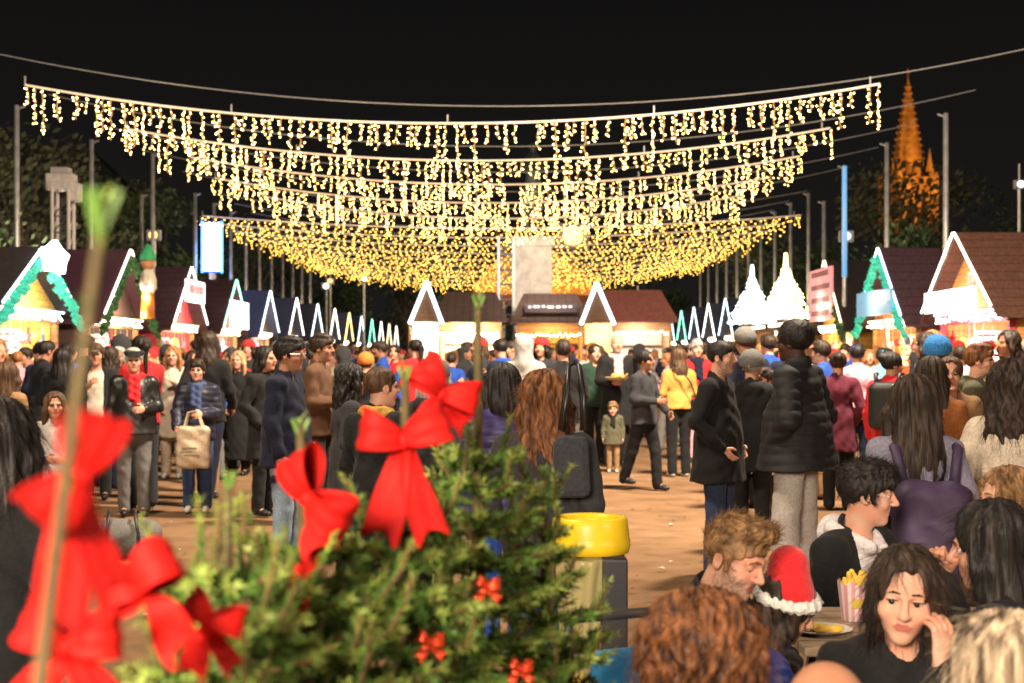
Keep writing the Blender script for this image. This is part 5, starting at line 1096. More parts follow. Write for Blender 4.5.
pp('woman with very long straight dark hair and lilac grey jacket, back turned', 912, 378, 5.9, 176, dict(coat=('jacket', LB, .80), hair=('long', 'darkbrown'), hairlen=.54, hairvol=1.25, skin='fair', arms=('pocket', 'down'), head=(.3, 0, 0), seed=53), SGp)
pp('woman in rust brown coat with long dark hair, back turned', 931, 357, 8.6, 168, dict(coat=('coat', RU, .62), hair=('long', 'darkbrown'), hairlen=.40, skin='fair', arms=('hold', 'down'), seed=54), SGp)
pp('person in bright blue beanie and dark coat before the pink lit stall', 938, 338, 11.0, 150, dict(coat=('coat', BR, .6), hair=('short', 'brown'), hat=('beanie', mat('knit_blue', (.03, .20, .50), .9, var=.2, scale=50, bump=.4)), skin='pale', arms=('pocket', 'pocket'), seed=55), SGp)
pp('woman in tan and black jacket facing the camera, hand at her chin', 950, 357, 9.4, -14, dict(coat=('jacket', TN, .84), open=.05, shirt=LG, hair=('bun', 'brown'), skin='pale', arms=('face', 'hold'), seed=56, eyes=True), SGp)
pp('person in olive hooded jacket and red cap in profile', 980, 344, 10.6, 66, dict(coat=('hoodie', OL, .80), hair=('short', 'auburn'), hat=('cap', cloth('dull_red', (.22, .035, .03))), skin='pale', arms=('hold', 'hold'), seed=57), SGp)
pp('woman in cream coat with dark wavy hair at the frame edge', 1013, 361, 6.3, 150, dict(coat=('coat', CR, .60), hair=('wavy', 'darkbrown'), hairlen=.42, hairvol=1.12, skin='fair', arms=('down', 'pocket'), seed=58), SGp)
FC = 'elderly man in black flat cap, red scarf and black leather jacket'
pp(FC, 134, 350, 14.0, 14, dict(coat=('leather', LEA, .86), hair=('short', 'grey'), hat=('flatcap', BK), skin='pale', pants=GY, arms=('down', 'hold'), scarf=RD, wide=1.12, belly=.03, seed=60), SGp, .0)
pp('person in dark quilted jacket and jeans carrying a canvas tote bag', 197, 359, 14.3, 4, dict(coat=('puffer', PADB, .84), hair=('short', 'darkbrown'), skin='pale', pants=JN, arms=('front', 'hold'), scarf=cloth('slate_blue', (.05, .07, .16)), shoes=WHITE_SHOE, seed=61), SGp)
pp('woman with long ginger hair and cream coat', 173, 346, 18.3, 0, dict(coat=('coat', CR, .55), hair=('long', 'ginger'), hairlen=.36, frontlocks=True, skin='pale', pants=CR, arms=('pocket', 'phone'), shoes=WHITE_SHOE, seed=62), SGp)
pp('woman with long blond hair in ankle length black coat', 238, 351, 18.8, -10, dict(coat=('coat', BK, .22), hair=('long', 'blond'), hairlen=.42, frontlocks=True, skin='pale', arms=('pocket', 'down'), seed=63), SGp)
pp('woman in camel brown coat at the edge by the yellow gabled stall', 8, 362, 11.5, 160, dict(coat=('coat', TN, .55), hair=('long', 'brown'), skin='fair', arms=('pocket', 'pocket'), seed=64), SGp)
pp('man in black coat leaning towards the stall counter', 48, 340, 16.8, 130, dict(coat=('coat', BK, .6), hair=('crop', 'black'), skin='tan', arms=('hold', 'hold'), lean=.12, seed=65), SGp)
pp('woman in black coat with long dark hair before the stall counter', 63, 348, 16.0, 170, dict(coat=('coat', BK, .5), hair=('long', 'black'), skin='fair', arms=('pocket', 'hold'), seed=66), SGp)
pp('person in green cap and open dark coat over beige pullover, behind the flat cap', 96, 343, 15.6, 10, dict(coat=('coat', BK, .6), open=.09, shirt=CR, hair=('short', 'brown'), hat=('cap', OL), skin='fair', arms=('phone', 'pocket'), seed=67), SGp)
pp('person in pale grey jacket behind the big red bow, holding food', 55, 392, 10.2, 20, dict(coat=('jacket', LG, .8), hair=('long', 'brown'), skin='fair', arms=('hold', 'hold'), seed=68), SGp)
pp('dark haired person in black coat cut off by the frame edge', 1, 398, 3.6, 168, dict(coat=('coat', BK, .6), hair=('long', 'black'), skin='fair', arms=('pocket', 'pocket'), seed=69), SGp)
pp('woman with dark curly hair in charcoal coat behind the bows', 352, 364, 9.6, 110, dict(coat=('coat', CH_, .62), hair=('wavy', 'black'), hairlen=.28, skin='olive', arms=('pocket', 'hold'), seed=70), SGp)
pp('boy with short brown hair and mustard scarf behind the middle bow', 382, 366, 7.6, 150, dict(coat=('jacket', BK, .84), hair=('crop', 'brown'), skin='pale', scarf=MU, arms=('down', 'hold'), head=(-.5, 0, 0), seed=71), SGp)
pp('man in brown jacket behind the navy coat, turned in profile', 322, 334, 13.4, 80, dict(coat=('jacket', BR, .82), hair=('short', 'darkbrown'), skin='tan', arms=('hold', 'hold'), seed=72, beard=True), SGp)
pp('dark haired person in black coat close behind the navy coated man', 267, 346, 14.0, 60, dict(coat=('coat', BK, .6), hair=('bob', 'black'), skin='fair', arms=('pocket', 'phone'), seed=73), SGp)
pp('person in orange knitted hat among the crowd past the curly haired woman', 366, 354, 17.0, 170, dict(coat=('coat', BK, .6), hair=('short', 'brown'), hat=('beanie', mat('knit_orange', (.62, .17, .03), .9, var=.2, scale=50, bump=.4)), skin='fair', arms=('pocket', 'pocket'), seed=74), SGp)
pp('person with grey woollen hat and dark coat behind the red bow tips', 437, 362, 9.0, 140, dict(coat=('parka', CH_, .6), hair=('bob', 'grey'), hat=('beanie', GY), skin='fair', arms=('pocket', 'pocket'), seed=75), SGp)
# ---------------- things carried
def strap(m, pts, r=.008): m.tube(pts, r, 6)
def W(label, n): return joint_world(label, n)
BAGP = mat('bag_purple', (.05, .03, .075), .6, var=.2, scale=8, bump=.1); BAGK = mat('bag_black', (.016, .016, .017), .45, var=.2, scale=10); CANV = mat('canvas', (.52, .40, .28), .9, var=.12, scale=60, bump=.2); INK = mat('ink_grey', (.25, .2, .16), .9)
lab = 'person in dark quilted jacket and jeans carrying a canvas tote bag'; w = W(lab, 'wrL')
r = empty('tote_bag', (w.x - .06, w.y - .13, w.z - .52), R(-8), 'beige canvas tote bag held in front by the person in jeans', 'bag')
S = Solid(); S.box((0, 0, .21), (.17, .055, .21), rd=.05); S.ell((0, -.03, .15), (.15, .06, .13), k=.04); S.fn(lambda V, X, Y, Z: V + .004 * np.sin(Z * 50 + X * 30)); S.build('sack', CANV, r, .014)
m = MB()
for y in (-.03, .03): m.tube([(-.09, y, .40), (-.05, y * .6, .55), (.04, y * .4, .57), (.10, y, .40)], .010, 6)
m.build('handle', CANV, r); m = MB()
for i, (a, b) in enumerate(((-.09, .07), (-.10, .02), (-.06, .09))): m.bbox(a, b, -.0935, -.088, .20 - .035 * i, .212 - .035 * i)
m.build('lettering', INK, r)
lab = 'woman with very long straight dark hair and lilac grey jacket, back turned'; o = PEOPLE[lab][0]
r = empty('backpack', (o.location[0] + .015, o.location[1] - .19, .62), R(-4), 'purple backpack on the long haired woman in lilac grey', 'backpack')
S = Solid(); S.box((0, 0, .22), (.155, .08, .22), rd=.07); S.ell((0, -.06, .15), (.12, .06, .12), k=.03); S.fn(lambda V, X, Y, Z: V + .006 * np.sin(Z * 31 + 2 * np.sin(X * 23))); S.build('pack', BAGP, r, .011)
m = MB()
for s in (-1, 1): m.tube([(.10 * s, .05, .42), (.125 * s, .09, .56), (.13 * s, .22, .58)], .022, 6)
m.build('shoulder_strap', BAGP, r, True)
lab = 'woman with long wavy auburn hair from behind, black bag on her shoulder'; o = PEOPLE[lab][0]
r = empty('shoulder_bag', (o.location[0] + .10, o.location[1] - .17, .99), R(6), 'flat black shoulder bag on the auburn haired woman', 'bag')
m = MB(); m.box((0, 0, .14), (.076, .045, .12), taper=.86); m.build('body', cloth('bag_cloth', (.035, .037, .045)), r, bevel=.03)
m = MB()
for y in (-.025, .025): m.tube([(-.04, y, .28), (-.02, y, .42), (0, .06, .53), (.03, .10, .545)], .010, 6); m.tube([(.05, y, .28), (.045, y, .42), (.04, .06, .53), (.03, .10, .545)], .010, 6)
m.build('strap', LEA, r, True)
lab = 'woman in red coat with black backpack and dark bun'; o = PEOPLE[lab][0]
r = empty('backpack', (o.location[0] - .10, o.location[1] - .17, .90), R(-28), 'black backpack on the woman in red coat', 'backpack')
S = Solid(); S.box((0, 0, .21), (.15, .08, .22), rd=.07); S.build('pack', BAGK, r, .016); m = MB()
for s in (-1, 1): m.tube([(.09 * s, .05, .40), (.11 * s, .10, .50), (.12 * s, .2, .50)], .02, 6)
m.build('shoulder_strap', BAGK, r, True)
lab = 'woman in mustard sweater and black trousers with crossbody strap, back turned'; o = PEOPLE[lab][0]; y0 = o.location[1]; x0 = o.location[0]
r = empty('crossbody_bag', (x0 + .21, y0 - .08, .86), R(10), 'small dark crossbody bag on the mustard sweater', 'bag'); m = MB(); m.box((0, 0, .08), (.05, .09, .08)); m.build('pouch', NV, r, bevel=.02)
m = MB(); m.tube([(.0, -.05, .15), (-.10, -.09, .38), (-.26, -.085, .58), (-.31, .02, .62)], .010, 6); m.build('strap', BAGK, r, True)
lab = 'bald man with grey scarf and black coat carrying a tray of food'; w = W(lab, 'wrR')
r = empty('food_tray', (w.x + .05, w.y - .14, w.z + .03), 0, 'paper tray of golden fries held by the bald man', 'food tray'); m = MB(); m.lathe([(.001, 0), (.13, .003), (.17, .045)], n=14); m.build('tray', mat('card', (.65, .5, .3), .8), r, True)
S = Solid(); g = random.Random(3)
for i in range(26): a = g.random() * 6.28; q = g.random() * .11; S.cap((q * math.cos(a), q * math.sin(a), .03), (q * math.cos(a) + g.uniform(-.06, .06), q * math.sin(a) + g.uniform(-.06, .06), .06 + g.random() * .03), .012, k=.004)
S.build('fries', mat('fries', (.72, .42, .08), .6, var=.2, scale=20), r, .009)
lab = 'woman in tan and black jacket facing the camera, hand at her chin'; w = W(lab, 'wrL')
r = empty('handbag', (w.x + .03, w.y - .10, w.z - .30), R(25), 'small black handbag hanging from the arm of the tan jacket', 'bag'); m = MB(); m.box((0, 0, .09), (.11, .05, .10), taper=.8); m.build('body', BAGK, r, bevel=.02); m = MB(); m.tube([(-.07, 0, .18), (-.05, .03, .30), (.0, .06, .34), (.05, .03, .30), (.07, 0, .18)], .009, 6); m.build('handle', BAGK, r, True)
p = P(122, 520, 11.0)
r = empty('duffel_bag', (p.x, 11.0, 0), R(15), 'grey duffel bag with black straps lying behind the red bow', 'bag'); S = Solid(); S.cap((-.16, 0, .15), (.16, 0, .15), .15, k=.02); S.fn(lambda V, X, Y, Z: np.maximum(V + .008 * np.sin(X * 24 + 2 * np.sin(Z * 19)), .01 - Z)); S.build('sack', GY, r, .015)
m = MB()
for x in (-.12, .12): m.tube([(x, -.155, .08), (x, -.165, .2), (x * .8, -.08, .34), (x * .8, .05, .36), (x, .16, .22)], .014, 6)
m.build('strap', BAGK, r, True)
# ---------------- tables, benches, what lies on them
TBL = planks('table_board', (.33, .24, .16), .55, 8, 1); IRON = mat('bench_iron', (.05, .05, .05), .5)
def trestle(name, x0, x1, y0, y1, z, label, cat, group, leg=.05):
    cx, cy = (x0 + x1) / 2, (y0 + y1) / 2; r = empty(name, (cx, cy, 0), 0, label, cat, group); hx, hy = (x1 - x0) / 2, (y1 - y0) / 2
    m = MB(); m.bbox(-hx, hx, -hy, hy, z - .03, z); m.build('tabletop' if cat == 'table' else 'seat', TBL, r, bevel=.006)
    for sx in (-1, 1):
        for sy in (-1, 1): m = MB(); m.bar((sx * (hx - .18), sy * (hy - .03), z - .03), (sx * (hx - .10), sy * (hy - .015), 0), .035, .035); m.build('leg', IRON, r)
    for sx in (-1, 1): m = MB(); m.bar((sx * (hx - .15), -hy + .05, z * .5), (sx * (hx - .15), hy - .05, z * .5), .025); m.build('brace', IRON, r)
    return r
trestle('trestle_table', .86, 2.5, 4.18, 4.86, .70, 'wooden trestle table with the striped popcorn cup on it', 'table', 'trestle tables')
trestle('trestle_table', .52, 2.1, 2.66, 3.14, .70, 'wooden trestle table between the woman with hand on cheek and the camera', 'table', 'trestle tables')
trestle('trestle_bench', .0, 1.05, 3.62, 3.92, .36, 'low bench under the sandy haired man', 'bench', 'low benches'); trestle('trestle_bench', 1.02, 2.4, 3.5, 3.74, .36, 'low bench under the black haired person with silver zip', 'bench', 'low benches')
trestle('trestle_bench', .9, 2.4, 5.22, 5.5, .36, 'low bench under the man in white hoodie', 'bench', 'low benches'); trestle('trestle_bench', .1, 1.5, 2.2, 2.5, .36, 'low bench nearest the camera', 'bench', 'low benches')
p = P(853, 622, 4.6)
r = empty('popcorn_cup', (p.x, 4.6, .702), R(10), 'pink and white striped popcorn cup with yellow chips on the table', 'cup')
n = 24; m = MB()
for i in range(n):
    a0, a1 = 2 * PI * i / n, 2 * PI * (i + 1) / n; m.slot(i % 2); b, t = .036, .050
    z1 = .125 + .006 * math.sin(i * 1.7)
    m.add([(b * math.cos(a0), b * math.sin(a0), 0), (b * math.cos(a1), b * math.sin(a1), 0), (t * math.cos(a1), t * math.sin(a1), z1), (t * math.cos(a0), t * math.sin(a0), z1)], [(0, 1, 2, 3)])
m.slot(0).add([(.036 * math.cos(2 * PI * i / n), .036 * math.sin(2 * PI * i / n), .001) for i in range(n)], [tuple(range(n))]); m.build('carton', [mat('stripe_pink', (.62, .28, .33), .7), mat('stripe_white', (.68, .58, .55), .7)], r, True)
m = MB(); vs = []
for i in range(7): a = -PI / 2 + (i - 3) * .17; vs += [(.0455 * math.cos(a), .0455 * math.sin(a), .045), (.0475 * math.cos(a), .0475 * math.sin(a), .075)]
m.add(vs, [(2 * i, 2 * i + 2, 2 * i + 3, 2 * i + 1) for i in range(6)]); m.build('badge', mat('badge_yellow', (.5, .36, .06), .6), r)
S = Solid(); g = random.Random(4)
for i in range(16): a = g.random() * 6.28; q = g.random() * .036; S.cap((q * math.cos(a), q * math.sin(a), .10), (q * 1.3 * math.cos(a), q * 1.3 * math.sin(a), .125 + g.random() * .035), .009, k=.003)
S.build('chips', mat('chips_yellow', (.75, .48, .06), .6, var=.2, scale=30), r, .0045)
p = P(832, 628, 4.5); r = empty('paper_plate', (p.x - .06, 4.40, .702), 0, 'paper plate with yellow crumbs of food beside the popcorn cup', 'plate'); m = MB(); m.lathe([(.001, .001), (.07, .002), (.10, .014)], n=18); m.build('plate', mat('card_white', (.6, .55, .48), .8), r, True); S = Solid()
for i in range(9): S.ell((g.uniform(-.05, .05), g.uniform(-.04, .04), .016), (.018, .013, .012), k=.004)
S.build('food', mat('chips_yellow'), r, .005)
lab = 'man with short sandy hair in black jacket looking down beside the santa hat'; w = W(lab, 'wrL')
r = empty('snack', (w.x + .085, w.y - .02, w.z - .07), 0, 'pale yellow snack in the fingers of the sandy haired man', 'food'); S = Solid(); S.cap((0, 0, 0), (.02, -.02, -.055), .016, .013); S.build('bite', mat('snack_yellow', (.66, .46, .16), .6, var=.2, scale=40), r, .005)
p = P(935, 672, 3.08); r = empty('drink_cup', (p.x - .08, 3.0, .702), R(10), 'paper cup with blue and pink band on the front table', 'cup'); m = MB(); m.lathe([(.001, .001), (.030, .0), (.040, .10)], n=18); m.build('cup', mat('cup_white', (.62, .58, .58), .6), r, True); m = MB(); m.lathe([(.0375, .060), (.0410, .096)], n=18); m.build('blue_band', mat('cup_blue', (.18, .42, .65), .5), r, True); m = MB(); m.lathe([(.0345, .03), (.0385, .058)], n=18); m.build('pink_band', mat('cup_pink', (.6, .12, .22), .5), r, True)
m = MB(); m.lathe([(.043, .1005), (.043, .112), (.036, .118), (.001, .119)], n=18); m.build('lid', mat('cup_lid', (.65, .6, .58), .4), r, True)
# ---------------- yellow bin
p = P(590, 640, 5.2); YEL = mat('bin_yellow', (.80, .55, .012), .4, var=.12, scale=6, spec=.5)
r = empty('waste_bin', (p.x, 5.2, 0), 0, 'yellow ringed waste bin with clear bag beside the fir tree', 'bin'); r.scale = (.66, .66, 1.08)
m = MB(); m.lathe([(.17, .775), (.215, .78), (.225, .80), (.224, .82), (.219, .826), (.219, .832), (.212, .87), (.206, .892), (.19, .90), (.15, .895), (.14, .87), (.15, .79), (.17, .775)], n=28); m.build('ring_lid', YEL, r, True)
S = Solid(); S.fcap((-.05, 0, .42), (-.03, 0, .76), .10, .16, 1.0); S.fn(lambda V, X, Y, Z: V + .012 * np.sin(np.arctan2(X, Y) * 9 + Z * 11)); S.fn(lambda V, X, Y, Z: np.maximum(V, Z - .76)); S.build('clear_bag', mat('clear_plastic', (.85, .74, .34), .3, transmission=.55, spec=.5), r, .014)
m = MB(); m.bbox(.06, .20, -.13, .12, .24, .765); m.build('back_panel', mat('bin_dark', (.03, .03, .035), .5), r, bevel=.01); m = MB(); m.tube([(0, .14, 0), (0, .14, .76)], .035, 8); m.bbox(-.13, .13, -.14, .14, .04, .36); m.build('stand', YEL, r, bevel=.01)
m = MB(); m.lathe([(.001, 0), (.2, .001), (.2, .03), (.001, .032)], (0, .05, 0), 20); m.build('foot_plate', IRON, r)
# ---------------- pushchair
p = P(612, 650, 4.3); r = empty('pushchair', (p.x - .02, 4.45, 0), R(25), 'folded blue and black pushchair between the fir tree and the seated man', 'pushchair')
m = MB()
for s in (-1, 1): m.tube([(.2 * s, .25, .08), (.2 * s, 0, .5), (.2 * s, -.18, .78)], .014, 6); m.tube([(.2 * s, -.25, .08), (.2 * s, .02, .48)], .014, 6)
m.tube([(-.2, -.18, .78), (.2, -.18, .78)], .016, 6); m.build('frame', IRON, r, True); S = Solid(); S.box((0, .02, .42), (.12, .12, .03), rotm(0, .2, 0), rd=.03); S.box((0, -.10, .56), (.10, .03, .11), rotm(0, .3, 0), rd=.03); S.build('seat', mat('pram_blue', (.03, .22, .48), .6, var=.2), r, .016)
for s in (-1, 1):
    for y in (-.25, .25): m = MB(); m.tube([(.2 * s - .02, y, .08), (.2 * s + .02, y, .08)], .08, 14); m.build('wheel', IRON, r)
# ---------------- small fir trees with red bows
NEED = mat('needles', (.075, .165, .028), .5, scale=2.4, color2=(.13, .25, .045), spec=.3); NEEDT = mat('needle_tips', (.27, .36, .07), .5, var=.3, scale=8); TWIG = mat('twig', (.15, .085, .035), .85, var=.35, scale=18, bump=.4); LEADER = mat('leader_bark', (.085, .062, .024), .8, var=.3, scale=14)
def needles(m, a, b, dens, ln, g, slot, flat=True):
    a = Vector(a); b = Vector(b); L = (b - a).length; u = (b - a).normalized(); n = int(L * dens); x = u.orthogonal().normalized(); y = u.cross(x)
    for i in range(n):
        t = i / max(n, 1) + g.uniform(-.02, .02); p = a + u * L * t; th = g.uniform(0, 2 * PI); d = (x * math.cos(th) + y * math.sin(th)); d.z = d.z * .75 + .12; d = (d.normalized() + u * g.uniform(.45, .95)).normalized(); l = ln * g.uniform(.75, 1.15)
        w = d.cross(u).normalized() * ln * .060; q = len(m.v); m.v += [tuple(p - w), tuple(p + d * l * .6 - w * 1.1), tuple(p + d * l), tuple(p + d * l * .6 + w * 1.1), tuple(p + w)]; m.f.append((q, q + 1, q + 2, q + 3, q + 4)); m.m.append(slot)
def fir(px, d, apex_py, rad, zlow, label, seed, leader=.22, dens=950, bend=(0, 0), fill=1.0, thick=.014, leader_d=60):
    g = random.Random(seed); top = P(px, apex_py, d); r = empty('fir_tree', (top.x - bend[0], d - bend[1], 0), 0, label, 'fir tree', 'small fir trees in the foreground')
    H = top.z; m = MB(); tr = [(bend[0] * (t ** 2), bend[1] * t ** 2, H * t) for t in np.linspace(0, 1, 14)]
    m.tube(tr, [thick * (1.9 - 1.5 * t) for t in np.linspace(0, 1, 14)], 8); m.build('trunk', LEADER, r, True)
    def tp(z): t = z / H; return Vector((bend[0] * t * t, bend[1] * t * t, z))
    m = MB(); needles(m, tp(H - leader), tp(H), leader_d, .020, g, 0); needles(m, tp(H - .03), tp(H + .012), leader_d * 4, .018, g, 1)
    for k in range(3): a = g.random() * 6.28; q = tp(H - .02); m.tube([q, q + Vector((.012 * math.cos(a), .012 * math.sin(a), .028))], .0028, 5)
    m.build('needles', [NEED, NEEDT], r)
    z = H - leader; k = 0; nb = 0
    while z > zlow:
        R_ = rad * min(1.0, ((H - z) / (H - zlow)) ** 1.0 + .03); nbr = int(g.choice((5, 6)) * fill + .5)
        for i in range(nbr):
            a = 2 * PI * i / nbr + k * .9 + g.uniform(-.25, .25); L = R_ * g.uniform(.80, 1.12); el = .42 - .42 * (H - z) / (H - zlow) + g.uniform(-.08, .1)
            base = tp(z + g.uniform(-.015, .015)); dr = Vector((math.cos(a), math.sin(a), 0)); pts = [base + dr * L * t * math.cos(el) + Vector((0, 0, L * (t * math.sin(el) - .10 * t * t + .10 * t ** 3))) for t in (0, .25, .5, .75, 1)]
            m = MB(); m.slot(2).tube(pts, [.0055, .0048, .004, .003, .0018], 5)
            for j in range(4): needles(m, pts[j], pts[j + 1], dens, .020, g, 0 if j < 3 else 1)
            side = Vector((-dr.y, dr.x, 0)); ns = max(2, int(L / .042))
            for q in range(1, ns):
                t = q / ns; p = base + (pts[-1] - base) * t; p.z = pts[min(3, int(t * 4))].z + (pts[min(4, int(t * 4) + 1)].z - pts[min(3, int(t * 4))].z) * (t * 4 - int(t * 4))
                for s in (-1, 1):
                    sl = L * (.56 * (1 - t) + .12) * g.uniform(.7, 1.15); e = p + (dr * .62 + side * s * .75 + Vector((0, 0, g.uniform(.0, .25)))) * sl; mid = p + (e - p) * .5 - Vector((0, 0, .012 * sl / .1))
                    m.slot(2).tube([p, mid, e], [.0026, .002, .0012], 4, False); needles(m, p, mid, dens, .019, g, 0); needles(m, mid, e, dens, .018, g, 0 if g.random() < .55 else 1)
                    if sl > .07:
                        for s2 in (-1, 1): e2 = mid + ((e - p).normalized() * .75 + side * s2 * .35 + dr * s2 * .3 + Vector((0, 0, .15))) * sl * .45; needles(m, mid, e2, dens, .017, g, 1 if g.random() < .5 else 0)
            for q in range(g.choice((0, 0, 1, 1))):   # upright shoots, brushes of needles reaching for the light
                t = g.uniform(.35, .95); p = pts[min(3, int(t * 4))].lerp(pts[min(4, int(t * 4) + 1)], t * 4 % 1); e = p + Vector((dr.x * .35 + g.uniform(-.25, .25), dr.y * .35 + g.uniform(-.25, .25), .85)).normalized() * g.uniform(.04, .085) * (rad / .3)
                m.slot(2).tube([p, p.lerp(e, .5) + dr * .006, e], [.003, .0025, .0018], 4, False); needles(m, p, p.lerp(e, .6), dens, .018, g, 0); needles(m, p.lerp(e, .6), e, dens, .017, g, 1)
            m.build('branch', [NEED, NEEDT, TWIG], r); nb += 1
        z -= g.uniform(.055, .085) * (.7 + .5 * (H - z) / (H - zlow)); k += 1
    m = MB(); m.lathe([(.001, .0), (.12, .001), (.15, .24), (.16, .25), (.13, .25), (.001, .22)], n=20); m.build('pot', mat('terracotta', (.28, .12, .06), .8, var=.2), r, True)
    return r
fir(478, 2.55, 300, .30, .62, 'bushiest small fir tree, tallest leader in the middle foreground', 1, .30, fill=1.45, leader_d=160)
fir(405, 2.15, 372, .32, .62, 'small fir tree whose stem carries the largest middle bow', 2, .235, fill=1.35)
fir(300, 1.95, 425, .37, .62, 'small fir tree with the long tailed red bow on it', 3, .19, bend=(-.02, 0), fill=1.8)
fir(228, 1.75, 478, .42, .60, 'low fir tree between the two bow carrying trees', 4, .155, bend=(.01, 0), fill=1.9)
fir(545, 2.75, 470, .30, .60, 'dark fir tree beside the yellow bin', 5, .06, fill=1.2)
fir(104, .86, 205, .13, .60, 'thin fir tree with long bare brown stem close to the camera', 6, .36, bend=(.12, 0), fill=.6, thick=.0078, leader_d=30, dens=420)
SATIN = mat('red_satin', (.46, .006, .004), .7, var=.25, scale=11, spec=.22, bump=.3, detail=9); FOIL = mat('red_foil', (.62, .06, .02), .22, metal=.55, var=.3, scale=10)
def strip(pts, wd, wa, name, parent, m_, notch=False, crease=.10):
    """a ribbon along pts, wd wide at each point, across the direction wa"""
    m = MB(); n = 7; N = len(pts)
    for i in range(N):
        p = Vector(pts[i]); t = (Vector(pts[min(i + 1, N - 1)]) - Vector(pts[max(i - 1, 0)])).normalized(); a = Vector(wa[i] if isinstance(wa, list) else wa); a = (a - t * a.dot(t)).normalized(); nn = t.cross(a)
        for j in range(n):
            u = j / (n - 1) - .5; off = (abs(math.sin(u * 7.0 + i * .35)) - .5) * 1.5 * wd[i] * crease; q = p + a * u * wd[i] + nn * off
            if notch and i == N - 1: q = q - t * (.03 * (1 - abs(u) * 2))
            m.v.append(tuple(q))
    for i in range(N - 1):
        for j in range(n - 1): m.f.append((i * n + j, i * n + j + 1, (i + 1) * n + j + 1, (i + 1) * n + j)); m.m.append(0)
    o = m.build(name, m_, parent, True); s = o.modifiers.new('thickness', 'SOLIDIFY'); s.thickness = .0014; b = o.modifiers.new('smooth', 'SUBSURF'); b.levels = 1; b.render_levels = 1; return o
def bow(px, py, d, size, yaw, roll, label, tails=(1.0, 1.0), m_=None, spread=.35, cat='bow', droop=0.0, pitch=0.0):
    m_ = m_ or SATIN; r = empty('ribbon_bow', P(px, py, d), 0, label, cat, 'red bows tied on the fir trees'); r.rotation_euler = (R(pitch), R(roll), R(yaw)); s = size / .19
    for e in (-1, 1):
        pts = []; wd = []
        for t in np.linspace(0, 1, 15):
            a = t * 2 * PI; x = .076 * (1 - math.cos(a)) / 2; y = -.032 * math.sin(a) * (1 - .25 * math.cos(a)); z = (.030 - droop) * (1 - math.cos(a)) / 2
            pts.append((x * e * s, (y - .004) * s, z * s)); wd.append((.026 + .052 * ((1 - math.cos(a)) / 2) ** .7) * s)
        strip(pts, wd, [(-.25 * e, 0, 1)] * 15, 'loop', r, m_)
    S = Solid(); S.ell((0, -.008 * s, 0), (.017 * s, .016 * s, .017 * s)); S.fn(lambda V, X, Y, Z: V + .0018 * s * np.sin(X * 420 / s)); S.build('knot', m_, r, .004 * s)
    for e, tl in zip((-1, 1), tails):
        if not tl: continue
        pts = [(e * spread * .16 * t * s * (.6 + .4 * t), (-.008 + .018 * math.sin(t * 5)) * s, -.155 * t * tl * s) for t in np.linspace(0, 1, 10)]; wd = [(.026 + .042 * min(1, t * 1.6)) * s for t in np.linspace(0, 1, 10)]
        strip(pts, wd, (1, .25 * e, 0), 'tail', r, m_, True, .07).rotation_euler = (0, -R(roll), 0)
    return r
bow(404, 440, 2.02, .158, 12, -6, 'large red satin bow with two notched tails on the middle fir stem', (1.15, 1.15), spread=.32)
bow(312, 498, 1.86, .150, -25, 48, 'red satin bow with one long hanging tail, lower than the largest', (1.30, .60), spread=.22, pitch=8)
bow(440, 394, 2.3, .15, 30, 30, 'red bow half hidden behind the largest middle bow', (.6, .5))
bow(78, 474, .98, .105, 42, -58, 'biggest blurred red bow on the bare brown stem', (1.35, 1.1), spread=.28, droop=.01)
bow(142, 588, 1.36, .115, -30, -22, 'red bow below the biggest blurred one, loops spread wide', (.55, .6), spread=.8)
bow(66, 645, 1.26, .11, 20, 10, 'red bow lowest at the corner by the brown stem', (.6, .7), spread=.5)
bow(208, 622, 1.44, .085, 35, 28, 'red bow with tails splayed over the low fir branches', (.8, .8), spread=.4)
for px, py, d, lb in ((487, 586, 2.20, 'small shiny red foil bow highest on the bushy fir'), (430, 642, 2.02, 'small shiny red foil bow amid the branches, lower than another'), (520, 668, 2.25, 'small shiny red foil bow at the bottom edge of the bushy fir')):
    bow(px, py, d, .046, 15, 12, lb, (.7, .7), FOIL, .6)
# ------------------------------------------------------------------ the crowd filling the square
cr = random.Random(77); CG = 'people in the crowd on the square'
C_COAT = mat('crowd_coat', (.02, .02, .02), .8); C_PANT = mat('crowd_pants', (.02, .02, .03), .8); C_HAT = mat('crowd_hat', (.3, .05, .05), .9); C_HAIR = 'brown'
PROTO = []
def proto(garment, hem, hair, arms, legs='stand', hat=None, word='', hl=.34, lean=0.0, head=(0, 0, 0), scarf=None, seed=1, wide=1.0):
    sp = dict(coat=(garment, C_COAT, hem), pants=C_PANT, hair=(hair, 'brown'), hairlen=hl, arms=arms, legs=legs, skin='fair', seed=seed, lean=lean, head=head, wide=wide)
    if hat: sp['hat'] = (hat, C_HAT)
    if scarf: sp['scarf'] = C_HAT
    o = make_person('person', None, (0, 26.0, 0), 0, 1.70, sp, CG, h=.024); PROTO.append((o, garment, hair, hat, scarf)); return o
proto('jacket', .84, 'short', ('pocket', 'pocket'), seed=101); proto('coat', .55, 'long', ('down', 'hold'), seed=102); proto('puffer', .82, 'crop', ('hold', 'down'), legs='walk', seed=103, wide=1.05)
proto('coat', .50, 'bun', ('pocket', 'phone'), seed=104, head=(.3, .2, 0)); proto('hoodie', .84, 'short', ('hold', 'hold'), seed=105, wide=1.06); proto('jacket', .84, 'wavy', ('front', 'back'), legs='walk', seed=106)
proto('parka', .62, 'short', ('pocket', 'pocket'), hat='beanie', seed=107); proto('coat', .60, 'short', ('phone', 'phone'), scarf=True, head=(-.3, .25, 0), seed=108, wide=1.05); proto('puffer', .80, 'long', ('pocket', 'pocket'), seed=109, head=(.4, 0, 0))
